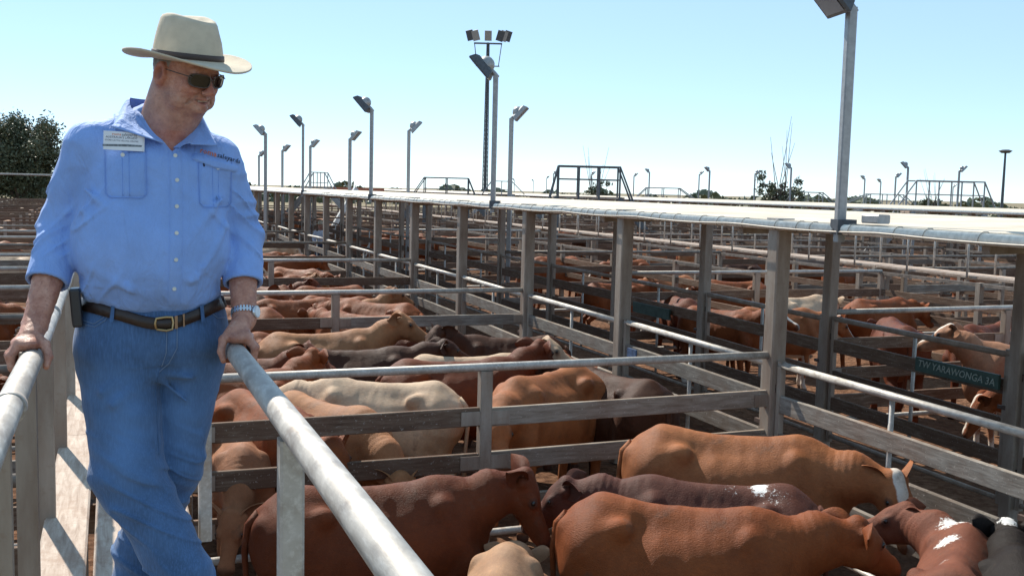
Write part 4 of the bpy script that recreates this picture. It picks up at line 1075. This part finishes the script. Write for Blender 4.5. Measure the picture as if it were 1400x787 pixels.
# shirt
def vcut(P):
    s = np.where(P[:, 0] < .172, 1.35, .85)
    w = 3.238+np.abs(P[:, 0]-.172)*s-P[:, 2]
    return np.maximum(w*.6, P[:, 1]-3.30)
SCR, SCL = tuple(np.array(ER)*.42+np.array(WR)*.58), tuple(np.array(EL)*.42+np.array(WL)*.58)
def crease(P, sc, seed): return np.clip(1-np.abs(vnoise(P*np.array(sc, np.float32), seed))*3.2, 0, 1)**1.4
def fold(P, sc, seed): return (1-np.abs(vnoise(P*np.array(sc, np.float32), seed))*2)
def shirt_f(P): return shirt_all(P, True)
def shirt_all(P, cut):
    t = ell(P, (.125, 3.305, 3.115), (.212, .145, .19))
    t = smin(t, ell(P, (.116, 3.275, 2.945), (.226, .172, .185)), .08)
    t = smin(t, ell(P, (.122, 3.31, 2.80), (.208, .150, .10)), .05)
    t = smin(t, cone(P, (SR[0]+.02, SR[1], SR[2]-.005), (.12, 3.345, 3.312), .070, .078), .05)
    t = smin(t, cone(P, (SL[0]-.02, SL[1], SL[2]-.005), (.17, 3.345, 3.302), .070, .078), .05)
    lo = 2.795-.050*np.exp(-((P[:, 0]-.14)/.13)**2)*(P[:, 1] < 3.3)
    t = smax(t, (lo-P[:, 2]), .025)
    G = P.copy(); G[:, 2] = P[:, 2]+.35*np.abs(P[:, 0]-.14)
    amp = .005+.009*np.exp(-((P[:, 2]-2.83)/.06)**2)
    t = t+amp*(vnoise(G*np.array([7, 7, 15], np.float32), 5))+.0026*vnoise(P*np.array([26, 26, 14], np.float32), 6)-.0034*fold(G, (9, 9, 5), 7)*(P[:, 2] > 2.84)
    for (a, b, r) in (((-.065, 3.20, 3.12), (.03, 3.16, 3.03), .005), ((-.07, 3.20, 3.06), (.0, 3.16, 2.93), .006), ((.31, 3.19, 3.10), (.23, 3.15, 3.0), .006), ((.325, 3.2, 3.02), (.26, 3.14, 2.90), .006), ((.30, 3.2, 2.93), (.22, 3.13, 2.86), .008), ((-.05, 3.18, 2.90), (.05, 3.12, 2.84), .007)):
        t = smin(t, cone(P, a, b, r, r*.4), .022)
    q_ = P[:, [0, 1, 2]].copy(); q_[:, 0] = P[:, 0]+.5*(P[:, 2]-2.8)*np.sign(P[:, 0]-.12)
    t = t-.0075*crease(q_, (17, 10, 4.5), 31)*np.exp(-((P[:, 2]-2.845)/.055)**2)
    r_ = P.copy(); r_[:, 2] = P[:, 2]+.9*np.abs(P[:, 0]-.12); t = t-.006*crease(r_, (5, 5, 17), 33)*np.clip((np.abs(P[:, 0]-.12)-.07)/.1, 0, 1)*np.exp(-((P[:, 2]-3.02)/.13)**2)
    out = t
    for k, (S_, E_, C_, ax) in enumerate(((SR, ER, SCR, -1), (SL, EL, SCL, 1))):
        a = smin(cone(P, S_, E_, .074, .060), cone(P, E_, C_, .060, .056), .02)
        dr = np.array(C_)-np.array(E_); dr = dr/np.linalg.norm(dr); dr = dr.astype(np.float32)
        q = (P-A(*E_))@dr
        a = a-.006*np.clip(fold(P, (9, 9, 24), 9+k), -1, 1)*np.exp(-((q+.03)/.14)**2)-.003*fold(P, (6, 9, 15), 12+k)
        d2 = P.copy(); d2[:, 2] = P[:, 2]+.8*ax*(P[:, 0]-S_[0])+.5*(P[:, 1]-3.3); a = a-.0085*crease(d2, (7, 7, 22), 41+k)*np.clip((3.19-P[:, 2])/.08, 0, 1)*np.clip((P[:, 2]-C_[2]-.05)/.04, 0, 1)
        a = smin(a, cone(P, tuple(np.array(C_)-dr*.055), C_, .0605, .0595), .004)
        a = smax(a, (P-A(*C_))@dr-.003, .004)
        a = smax(a, -np.maximum(cone(P, tuple(np.array(C_)-dr*.05), tuple(np.array(C_)+dr*.1), .050, .048), -((P-A(*C_))@dr+.022)), .003)
        out = smin(out, a, .018)
    return (smax(out, -vcut(P), .006) if cut else out).astype(np.float32)
V, F = surface(shirt_f, (-.32, 3.02, 2.66), (.52, 3.56, 3.40), .0055, 1)
SHIRT = mpart('shirt', mesh_np('shirt', V, F), M['shirt_cloth'])
def front(f, x, z, off=.0, y0=2.95, y1=3.32, n=150, ax=None):
    ys = np.linspace(y0, y1, n); P = np.stack([np.full(n, x), ys, np.full(n, z)], 1).astype(np.float32); d = f(P)
    i = np.argmax(d < 0); 
    if d[i] >= 0: return Vector((x, y1, z))
    if i: ys0 = ys[i-1]+(ys[i]-ys[i-1])*d[i-1]/(d[i-1]-d[i])
    else: ys0 = ys[0]
    return Vector((x, float(ys0)-off, z))
def patch(f, cx, cz, w, h, rot=0, nu=12, nv=12, off=.003, m=None, name='patch', shape=None, flat=0.0, parent=SHIRT, edge=True):
    V = []; c, s = cos(rot), sin(rot)
    for j in range(nv):
        for i in range(nu):
            u = i/(nu-1)-.5; v = j/(nv-1)-.5
            if shape: u, v = shape(u, v)
            o = off if not edge or (0 < i < nu-1 and 0 < j < nv-1) else -.002
            V.append(front(f, cx+(u*c-v*s*h/w if False else u*w*c-v*h*s)/1.0, cz+u*w*s+v*h*c, o))
    F = [(j*nu+i, j*nu+i+1, (j+1)*nu+i+1, (j+1)*nu+i) for j in range(nv-1) for i in range(nu-1)]
    me = mesh_np(name, np.array(V), F, True); return mpart(name, me, m, None) if parent is None else child(name, me, m, parent)
def child(name, me, m, parent):
    if m is not None and not me.materials: me.materials.append(m)
    o = bpy.data.objects.new(name, me); COL.objects.link(o); o.parent = parent; return o
def seam(f, pts, r, m, name, parent, off=.001, n=14):
    P = []
    for (a, b) in zip(pts[:-1], pts[1:]):
        for k in range(n): t = k/n; P.append(front(f, a[0]+(b[0]-a[0])*t, a[1]+(b[1]-a[1])*t, off))
    P.append(front(f, *pts[-1], off)); return child(name, MB().tube(P, r, 5).mesh(name, True), m, parent)
SC_ = M['shirt_cloth']; SS = M['shirt_seam']
def XZ(px, py):
    """photo pixel -> point on the vertical sheet through the front of the chest"""
    v = _camrot() @ Vector(((px-700)/1400, -(py-393.5)/1400, -1)); k = 3.135/v.y; return (v.x*k, EYE.z+v.z*k)
# placket, buttons, pockets
pl = [XZ(241, 205), XZ(241, 300), XZ(238, 418)]
xs = lambda z: np.interp(z, [pl[2][1], pl[1][1], pl[0][1]], [pl[2][0], pl[1][0], pl[0][0]])
V = []; n = 44
for j in range(n):
    z = pl[0][1]+(pl[2][1]-pl[0][1])*j/(n-1)
    for u in (-.019, -.016, -.005, .005, .016, .019): V.append(front(shirt_f, float(xs(z))+u, z, .0035 if abs(u) < .018 else -.001))
child('placket', mesh_np('placket', np.array(V), [(j*6+i, (j+1)*6+i, (j+1)*6+i+1, j*6+i+1) for j in range(n-1) for i in range(5)]), SC_, SHIRT)
def button(px, py):
    x, z = XZ(px, py); p = front(shirt_f, x, z, .0055); MBb = MB().tube([p+Vector((0, .002, 0)), p-Vector((0, .002, 0))], .0058, 12); child('button', MBb.mesh('button', True), M['button'], SHIRT)
for px, py in ((241, 212), (243, 246), (242, 282), (241, 318), (240, 354), (238, 394), (168, 211), (302, 229)): button(px, py)
for (ax_, az), (bx, bz), rt in ((XZ(143, 203), XZ(201, 271), 0), (XZ(274, 214), XZ(322, 284), -.06)):
    cx, cz, w, h = (ax_+bx)/2, (az+bz)/2, bx-ax_, az-bz
    patch(shirt_f, cx, cz, w, h, rt, 14, 14, .0035, SC_, 'pocket')
    seam(shirt_f, [(cx-w/2, cz+h/2), (cx-w/2, cz-h/2+.012), (cx-w/2+.012, cz-h/2), (cx+w/2-.012, cz-h/2), (cx+w/2, cz-h/2+.012), (cx+w/2, cz+h/2)], .0010, SS, 'stitching', SHIRT, .003)
    for u in (-.009, .009): seam(shirt_f, [(cx+u, cz+h/2-.004), (cx+u, cz-h/2+.004)], .0009, SS, 'pleat', SHIRT, .0035)
cx, cz = XZ(299, 223)
def flap(u, v):
    return u, v-(.18*cos(u*2*pi) if v < 0 else 0)*.6
fl = patch(shirt_f, cx, cz, .145, .030, radians(-15), 16, 6, .010, SC_, 'pocket_flap', flap)
pen = XZ(280, 215); pen2 = XZ(282, 227)
seam(shirt_f, [pen, pen2], .0028, M['ink_dark'], 'pen', SHIRT, .006, 4)
for (s0, s1) in (((-.075, 3.30), (-.072, 3.05)), ((.335, 3.27), (.338, 3.03))):
    pass
# logo and the card in the pocket
def decal_text(s, size, cx, cz, rot, off, m, name, parent, align='CENTER', f=shirt_f):
    c = bpy.data.curves.new(name, 'FONT'); c.body = s; c.size = size; c.align_x = align; c.align_y = 'CENTER'; c.resolution_u = 1; c.offset = size*.012
    o = bpy.data.objects.new('tmp', c); COL.objects.link(o); dg = bpy.context.evaluated_depsgraph_get(); dg.update()
    me = bpy.data.meshes.new_from_object(o.evaluated_get(dg)); w = max(v.co.x for v in me.vertices); bpy.data.objects.remove(o)
    co, si = cos(rot), sin(rot)
    pa, pb = front(f, cx, cz, 0), front(f, cx+.115*co, cz+.115*si, 0)
    for v in me.vertices:
        x, z = v.co.x, v.co.y; X = cx+x*co-z*si; Z = cz+x*si+z*co
        v.co = front(f, X, Z, off)
    me.materials.clear(); child(name, me, m, parent); return w
r13 = radians(-14); lx, lz = XZ(277, 204)
lx0 = lx; w1 = decal_text('roma', .0235, lx, lz, r13, .0055, M['ink_orange'], 'logo', SHIRT, 'LEFT')
decal_text('saleyards', .0205, lx+w1*cos(r13)*1.02, lz+w1*sin(r13)*1.02, r13, .0055, M['ink_dark'], 'logo', SHIRT, 'LEFT')
(ax_, az), (bx, bz) = XZ(141, 178), XZ(196, 206)
ccx, ccz = (ax_+bx)/2, (az+bz)/2; yb = min(front(shirt_f, ccx, ccz).y, front(shirt_f, ax_, bz).y, front(shirt_f, bx, bz).y, front(shirt_f, bx, az).y)-.006
CARD = empty('name_card', 'white printed name card tucked in the breast pocket of the blue shirt', 'card', (ccx, yb, ccz))
CARD.rotation_euler = (radians(-4), radians(1.5), 0)
part('card', mb_mesh(MB().box((-(bx-ax_)/2, -.001, bz-ccz), ((bx-ax_)/2, .001, az-ccz)), M['card']), CARD, (0, 0, 0))
part('card', mb_mesh(MB().box((-(bx-ax_)/2+.008, .0015, bz-ccz), ((bx-ax_)/2+.005, .003, az-ccz-.001)), M['card']), CARD, (0, 0, 0))
def ctext(s, size, x, z, m, al='CENTER'):
    me = text_mesh(s, size, m, ex=0.0); o = part('writing', me, CARD, (x, -.0016, z), (radians(90), 0, 0)); return o
ctext('roma', .0115, -.018, .0185, M['ink_orange']); ctext('saleyards', .0115, .0165, .0185, M['ink_dark'])
ctext("AUSTRALIA'S LARGEST", .0085, -.004, .0095, M['ink_dark']); ctext('STORE CATTLE SELLING CENTRE', .0061, -.004, .0005, M['ink_dark'])
part('print', mb_mesh(MB().add([(-.055, -.0014, -.018), (.05, -.0014, -.014), (.052, -.0014, -.009), (.01, -.0014, -.0085), (-.055, -.0014, -.012)], [(0, 1, 2, 3, 4)]), simple('print_grey', (.16, .19, .22), .6, var=.6, scale=160).m), CARD, (0, 0, 0))
# collar
def push(p, d=.004):
    p = np.array(p, np.float32)
    for _ in range(6):
        q = p[None]; v = float(shirt_f(q)[0])
        if v > d: break
        e = .004; g = np.array([float(shirt_f(q+np.eye(3, dtype=np.float32)[k]*e)[0])-v for k in range(3)])/e
        g = g/max(np.linalg.norm(g), 1e-4); p = p+(d-v)*g.astype(np.float32)
    return p
nu, nv = 48, 9; V = []
for i in range(nu):
    u = i/(nu-1)*2-1; a = u*radians(158)                              # 0 = back of the neck
    sx, cy = sin(a), cos(a); fr = max(0, (abs(u)-.45)/.55)
    cx_ = .148+.015*fr; rx = .092+.006*fr; ry = .088+.02*fr
    inner = np.array([cx_+rx*sx*(1-.40*fr*fr), 3.325+ry*cy-.010*fr, 3.400-.150*fr**1.25-.012*(u > 0)*fr])
    side = -1 if u < 0 else 1
    tip = np.array([.004, 3.19, 3.305]) if u < 0 else np.array([.300, 3.185, 3.262])
    base = np.array([cx_+(rx+.035)*sx, 3.325+(ry+.030)*cy, 3.345-.07*fr])
    k = np.clip((abs(u)-.45)/.33, 0, 1); k = k*k*(3-2*k); outer = base*(1-k)+tip*k
    if abs(u) > .80: t = (abs(u)-.80)/.20; outer = tip*(1-t)+np.array([.150 if u < 0 else .222, 3.165, 3.262])*t
    for j in range(nv):
        v = j/(nv-1); p = inner*(1-v)+outer*v; p = p+np.array([0, 0, .014*sin(pi*v)*(1-.5*fr)]); V.append(push(p, .005))
V = np.array(V); F = [(i*nv+j, i*nv+j+1, (i+1)*nv+j+1, (i+1)*nv+j) for i in range(nu-1) for j in range(nv-1)]
nb = len(V); V2 = V+np.array([0, 0, -.003]); F2 = F+[tuple(nb+k for k in reversed(q)) for q in F]
F2 += [(i*nv+nv-1, nb+i*nv+nv-1, nb+(i+1)*nv+nv-1, (i+1)*nv+nv-1) for i in range(nu-1)]
child('collar', mesh_np('collar', np.concatenate([V, V2]), F2), SC_, SHIRT)

# jeans
def jeans_f(P):
    up = ell(P, (.122, 3.315, 2.735), (.212, .152, .17)); up = smin(up, ell(P, (.122, 3.335, 2.66), (.207, .150, .12)), .05)
    R_ = smin(cone(P, (.022, 3.305, 2.64), (.040, 3.215, 2.275), .128, .094), cone(P, (.040, 3.215, 2.275), (.190, 3.13, 1.98), .092, .084), .03)
    R_ = smin(R_, cone(P, (.190, 3.13, 1.98), (.225, 3.125, 1.85), .083, .088), .02)
    L_ = smin(cone(P, (.224, 3.315, 2.64), (.175, 3.315, 2.29), .119, .088), cone(P, (.178, 3.315, 2.29), (.085, 3.37, 1.98), .088, .082), .03)
    L_ = smin(L_, cone(P, (.085, 3.37, 1.98), (.07, 3.37, 1.85), .082, .088), .02)
    kn = vnoise(P*np.array([5, 6, 18], np.float32), 21); f2 = vnoise(P*np.array([11, 11, 26], np.float32), 22)
    D2 = P.copy(); D2[:, 2] = P[:, 2]+.55*P[:, 0]; f3 = fold(D2, (5, 6, 17), 23)
    w = np.exp(-((P[:, 2]-2.22)/.16)**2); w2 = np.exp(-((P[:, 2]-1.93)/.10)**2); w3 = np.exp(-((P[:, 2]-2.56)/.07)**2)
    cr = crease(D2, (6, 7, 19), 51); R_ = R_-.007*cr*(w+w2+.25); L_ = L_-.006*cr*(w+w2+.2); up = up-.006*crease(P+0, (5, 8, 24), 53)*w3
    R_ = R_+.003*kn-.009*w*f3-.007*w2*fold(P, (5, 5, 20), 25)+.002*f2; L_ = L_+.004*kn-.006*w*f3-.008*w2*f3+.002*f2
    up = up-.006*w3*fold(P, (5, 8, 22), 27)+.0015*f2
    d = smin(smin(R_, up, .045), smin(L_, up, .045), .004)
    for a, b, r in (((.10, 3.20, 2.585), (-.03, 3.17, 2.535), .004), ((.10, 3.20, 2.57), (.0, 3.15, 2.50), .004), ((.125, 3.20, 2.58), (.24, 3.18, 2.56), .004), ((.125, 3.2, 2.565), (.21, 3.19, 2.49), .003)):
        d = smin(d, cone(P, a, b, r, .002), .03)
    top = 2.825-.050*np.exp(-((P[:, 0]-.14)/.13)**2)*(P[:, 1] < 3.3)
    d = smax(d, P[:, 2]-top, .008)
    d = smax(d, 1.845-P[:, 2], .004)
    return d.astype(np.float32)
V, F = surface(jeans_f, (-.14, 2.98, 1.82), (.40, 3.52, 2.86), .0055, 1)
mk = np.zeros((len(V), 3)); mk[:, 0] = np.clip(.75*np.exp(-(((V[:, 0]-.03)/.07)**2+((V[:, 2]-2.42)/.2)**2))*(V[:, 1] < 3.2)+.6*np.exp(-(((V[:, 0]-.2)/.06)**2+((V[:, 2]-2.45)/.14)**2))*(V[:, 1] < 3.25), 0, 1)
mk[:, 1] = np.exp(-((V[:, 0]-.125)/.03)**2-((V[:, 2]-2.50)/.06)**2)*.6
me = mesh_np('jeans', V, F); set_attr(me, 'mask', mk); JEANS = mpart('jeans', me, M['denim'])
DT = M['denim_thread']
fx, fz = XZ(228, 440)
fy = [XZ(229, 441), XZ(228, 485), XZ(222, 505)]; fy2 = [XZ(243, 441), XZ(243, 478), XZ(232, 500), XZ(219, 512)]
patch(jeans_f, (fy[0][0]+fy2[0][0])/2+.001, fy[1][1]+.035, .034, .115, 0, 6, 12, .003, M['denim'], 'fly', None, parent=JEANS)
seam(jeans_f, fy, .0014, DT, 'stitching', JEANS, .002); seam(jeans_f, fy2, .0014, DT, 'stitching', JEANS, .003)
seam(jeans_f, [XZ(110, 444), XZ(128, 447), XZ(141, 438), XZ(147, 425)], .0014, DT, 'pocket_edge', JEANS, .002); seam(jeans_f, [XZ(109, 449), XZ(129, 451), XZ(144, 441), XZ(150, 427)], .0012, DT, 'pocket_edge', JEANS, .002)
seam(jeans_f, [XZ(285, 417), XZ(290, 430), XZ(302, 440), XZ(314, 441)], .0014, DT, 'pocket_edge', JEANS, .002)
seam(jeans_f, [XZ(112, 425), XZ(150, 436), XZ(200, 447), XZ(250, 446), XZ(300, 428)], .0012, DT, 'stitching', JEANS, .002, 8)
seam(jeans_f, [XZ(219, 512), XZ(214, 540), XZ(216, 580), XZ(218, 625)], .0016, M['denim'], 'inseam', JEANS, .001)
# belt
def belt_pt(a, dz, off):
    c0 = np.array([.122, 3.315]); dx, dy = sin(a), -cos(a)
    rs = np.linspace(.08, .30, 120); X = c0[0]+rs*dx; Y = c0[1]+rs*dy
    zc = 2.795-.050*np.exp(-((X-.14)/.13)**2)*(dy < 0)*min(1, abs(dy)*1.6); P = np.stack([X, Y, zc-.012+dz], 1).astype(np.float32)
    d = jeans_f(np.stack([X, Y, np.minimum(P[:, 2], zc+.005)], 1).astype(np.float32)); i = int(np.argmax(d > 0)); r = rs[i]+off
    return Vector((c0[0]+r*dx, c0[1]+r*dy, float(P[i, 2])))
V = []; n = 72
for k in range(n):
    a = 2*pi*k/n
    for dz, off in ((-.019, .001), (-.017, .0065), (.015, .0065), (.017, .001)): V.append(belt_pt(a, dz, off))
F = [(k*4+j, ((k+1) % n)*4+j, ((k+1) % n)*4+j+1, k*4+j+1) for k in range(n) for j in range(3)]
BELT = mpart('belt', mesh_np('belt', np.array(V), F), M['leather'])
def bz(a, dz, o): return belt_pt(a, dz, o)
a0 = .17
loop = [bz(a0+u, v, .0105) for u, v in ((-.17, -.016), (-.19, 0), (-.17, .016), (.0, .020), (.10, .018), (.12, 0), (.10, -.018), (.0, -.020), (-.17, -.016))]
child('buckle', MB().tube(loop, .0038, 8).mesh('buckle', True), M['brass'], BELT)
for a, m, w in ((.34, 'tan_keeper', .05), (.47, 'tan_keeper', .03)):
    V = [bz(a+u*w, v, .011) for u in (-.5, .5) for v in (-.019, -.006, .006, .019)]; child('keeper', mesh_np('keeper', np.array(V), [(0, 1, 5, 4), (1, 2, 6, 5), (2, 3, 7, 6)]), M[m], BELT)
for a in (-.72, .80, -1.9, 1.9):
    V = [bz(a+u*.06, v, .0105) for u in (-.5, .5) for v in (-.026, -.008, .008, .026)]; child('belt_loop', mesh_np('belt_loop', np.array(V), [(0, 1, 5, 4), (1, 2, 6, 5), (2, 3, 7, 6)]), M['denim'], JEANS)
# pouch on the belt
pp = belt_pt(radians(-74), 0, .02)
me = MB().bar((pp.x-.004, pp.y-.01, pp.z-.062), (pp.x-.012, pp.y-.01, pp.z+.052), .060, .030, (1, 0, 0)).mesh('pouch'); po = mpart('phone_pouch', me, M['pouch'])
bv = po.modifiers.new('b', 'BEVEL'); bv.width = .007; bv.segments = 3
# boots
def boot_f(P):
    d = smin(cone(P, (.225, 3.135, 1.93), (.235, 3.15, 1.855), .05, .046), cone(P, (.245, 3.16, 1.868), (.345, 3.225, 1.842), .042, .032), .03)
    e = smin(cone(P, (.07, 3.37, 1.93), (.07, 3.36, 1.855), .05, .046), cone(P, (.065, 3.34, 1.86), (.02, 3.19, 1.842), .042, .036), .03)
    return smax(np.minimum(d, e), 1.812-P[:, 2], .004).astype(np.float32)
V, F = surface(boot_f, (-.06, 3.02, 1.79), (.44, 3.48, 2.0), .007, 1); 
side = V[F[:, 0]][:, 0] > (.145+(V[F[:, 0]][:, 1]-3.25)*.0)
for q in (True, False):
    Fq = F[side == q]; used, inv = np.unique(Fq, return_inverse=True); mpart('boot', mesh_np('boot', V[used], inv.reshape(-1, 4)), M['boot'])
# watch
wd = np.array(WL)-np.array(EL); wd /= np.linalg.norm(wd); wc = np.array(WL)-wd*.024
e1 = np.cross(wd, [0, 1, 0]); e1 /= np.linalg.norm(e1); e2 = np.cross(wd, e1)
WATCH = mpart('watch', MB().tube([Vector(wc+(e1*cos(t)*.0345+e2*sin(t)*.0345)) for t in np.linspace(0, 2*pi, 29)], .0048, 6, False).mesh('watch', True), M['steel_watch'])
for t in np.linspace(0, 2*pi, 27)[:-1]:
    c = Vector(wc+(e1*cos(t)*.0375+e2*sin(t)*.0375)); child('link', MB().bar(c-Vector(wd)*.009, c+Vector(wd)*.009, .0055, .004, tuple(e1*cos(t)+e2*sin(t))).mesh('link'), M['steel_watch'], WATCH)
dirw = Vector((.80, -.55, .12)).normalized(); c = Vector(wc)+dirw*.036
child('watch_case', MB().tube([c, c+dirw*.009], .019, 18).mesh('case', True), M['steel_watch'], WATCH); child('watch_face', MB().tube([c+dirw*.0091, c+dirw*.0100], .0155, 18).mesh('face', True), M['watch_face'], WATCH)
# sunglasses
def wrap(y): return .116-6.5*y*y
GL = None
for s in (-1, 1):
    pts = []
    for t in np.linspace(0, 2*pi, 24, endpoint=False):
        cy, cz = np.sign(cos(t))*abs(cos(t))**.6*.0290, np.sign(sin(t))*abs(sin(t))**.65*.0190
        y = s*.0355+cy; z = .002+cz-.10*abs(cy)*0; pts.append(Vector(HW((wrap(y), y, z))))
    c = Vector(HW((wrap(s*.0335)+.003, s*.0335, .004)))
    fr = MB().tube(pts+[pts[0]], .0018, 6, False).mesh('frame', True)
    if GL is None: GL = mpart('sunglasses', fr, M['frame_wire'])
    else: child('frame', fr, M['frame_wire'], GL)
    child('lens', mesh_np('lens', np.array([c]+pts), [(0, 1+k, 1+(k+1) % 24) for k in range(24)]), M['lens'], GL)
    child('temple', MB().tube([Vector(HW(p)) for p in ((.100, s*.060, .010), (.070, s*.0785, .010), (.02, s*.0850, .006), (-.012, s*.0850, .004))], .0016, 5).mesh('temple', True), M['frame_wire'], GL)
child('bridge', MB().tube([Vector(HW(p)) for p in ((.1155, -.008, .006), (.119, 0, .009), (.1155, .008, .006))], .0018, 5).mesh('bridge', True), M['frame_wire'], GL)
# hat
HAT = mpart('hat', bpy.data.meshes.new('hat_root')) if False else None
HT = rotm(radians(-50), radians(8), radians(4)); HO = np.array([.221, 3.247, 3.5105])
def hw(p): return HO+HT@np.array(p, float)
na = 64; V = []; rings = []
def ring(fn): 
    s = len(V)
    for k in range(na): V.append(hw(fn(2*pi*k/na)))
    rings.append(s)
def brimz(a, t): return -.010*t*abs(cos(a))**2+.020*t*t*abs(sin(a))**1.5-.010*t*t*(cos(a) > 0)*cos(a)+.004*t
for t, dz in ((1.0, -.0035), (.96, -.0055), (.7, -.004), (.4, -.003), (0.02, -.003)):   # underside
    ring(lambda a: ((.112+.083*t)*cos(a), (.093+.083*t)*sin(a), brimz(a, t)+dz))
V_under = list(rings); 
rings2 = []; rings = []
for t in (1.0, .97, .7, .4, .15, .04): ring(lambda a: ((.112+.083*t)*cos(a), (.093+.083*t)*sin(a), brimz(a, t)+.001))
for z, kx, ky in ((.008, .1115, .0930), (.020, .1105, .0925), (.030, .1100, .0920), (.060, .1050, .0870), (.090, .0985, .0800), (.112, .0925, .0730), (.122, .0870, .0670), (.1255, .078, .058), (.122, .066, .044), (.112, .05, .028), (.108, .025, .012)):
    ring(lambda a: (kx*cos(a)*(1-.03*sin(a)**2), ky*sin(a)*(1-(.10*(z-.05)/.07 if z > .05 else 0)*max(cos(a), 0)**2), z+(.006*sin(a)**2 if z > .1 else 0)-.008*max(cos(a), 0)*(z > .06)))
def strip(r): return [(r[i]+k, r[i]+(k+1) % na, r[i+1]+(k+1) % na, r[i+1]+k) for i in range(len(r)-1) for k in range(na)]
F = [tuple(reversed(q)) for q in strip(V_under)]+strip(rings)+[(V_under[0]+k, V_under[0]+(k+1) % na, rings[0]+(k+1) % na, rings[0]+k) for k in range(na)]
F += [tuple(rings[-1]+k for k in range(na))]
hm_ = mesh_np('hat', np.array(V), F); hm_.materials.append(M['hat_felt']); HAT = mpart('hat', hm_)
V = []; rings = []
for z, o in ((.006, .0012), (.007, .0032), (.0225, .0030), (.0235, .0008)): ring(lambda a: ((.1115-z*.06+o)*cos(a), (.0928-z*.05+o)*sin(a), z))
child('hat_band', mesh_np('hat_band', np.array(V), strip(rings)), M['hat_band'], HAT)

# ------------------------------------------------------------------ stockman far down the lane
def stockman():
    p = (7.35, 38.5, 0.0)
    t = empty('person', 'distant stockman in pale blue shirt and hat standing in the lane', 'person', p)
    def bf(P):
        d = ell(P, (0, 0, 1.62), (.085, .10, .12)); d = smin(d, cone(P, (0, 0, 1.35), (0, 0, 1.55), .07, .06), .03)
        d = smin(d, ell(P, (0, 0, 1.18), (.17, .10, .28)), .05); d = smin(d, ell(P, (0, 0, .93), (.16, .11, .12)), .05)
        for s in (-1, 1):
            d = smin(d, cone(P, (s*.19, 0, 1.38), (s*.25, .03, 1.12), .055, .045), .04); d = smin(d, cone(P, (s*.25, .03, 1.12), (s*.20, -.12, .92), .042, .03), .02)
            d = smin(d, ell(P, (s*.19, -.15, .89), (.035, .045, .04)), .02)
            d = smin(d, cone(P, (s*.09, 0, .92), (s*.11, -.01, .50), .09, .06), .04); d = smin(d, cone(P, (s*.11, -.01, .5), (s*.11, .02, .08), .058, .042), .03)
            d = smin(d, cone(P, (s*.11, .02, .05), (s*.12, -.14, .035), .045, .035), .03)
        return d.astype(np.float32)
    V, F = surface(bf, (-.4, -.3, 0), (.4, .3, 1.8), .025, 1); part('body', mesh_np('body', V, F), t, (0, 0, 0)).data.materials.append(M['skin'])
    V, F = surface(lambda P: np.maximum(bf(P)-.014, np.maximum(.93-P[:, 2], P[:, 2]-1.46)), (-.42, -.3, .8), (.42, .3, 1.6), .025, 1); part('shirt', mesh_np('shirt', V, F), t, (0, 0, 0)).data.materials.append(M['far_shirt'])
    V, F = surface(lambda P: np.maximum(np.maximum(bf(P)-.016, np.maximum(.10-P[:, 2], P[:, 2]-.96)), np.abs(P[:, 0])-.19), (-.42, -.3, .0), (.42, .3, 1.1), .025, 1); part('trousers', mesh_np('trousers', V, F), t, (0, 0, 0)).data.materials.append(M['far_trouser'])
    part('hat', mb_mesh(MB().tube([(0, 0, 1.69), (0, 0, 1.705), (0, 0, 1.71), (0, 0, 1.80), (0, 0, 1.83)], [.19, .20, .10, .095, .06], 16), M['hat_felt'], 'hat', True), t, (0, 0, 0))
stockman()
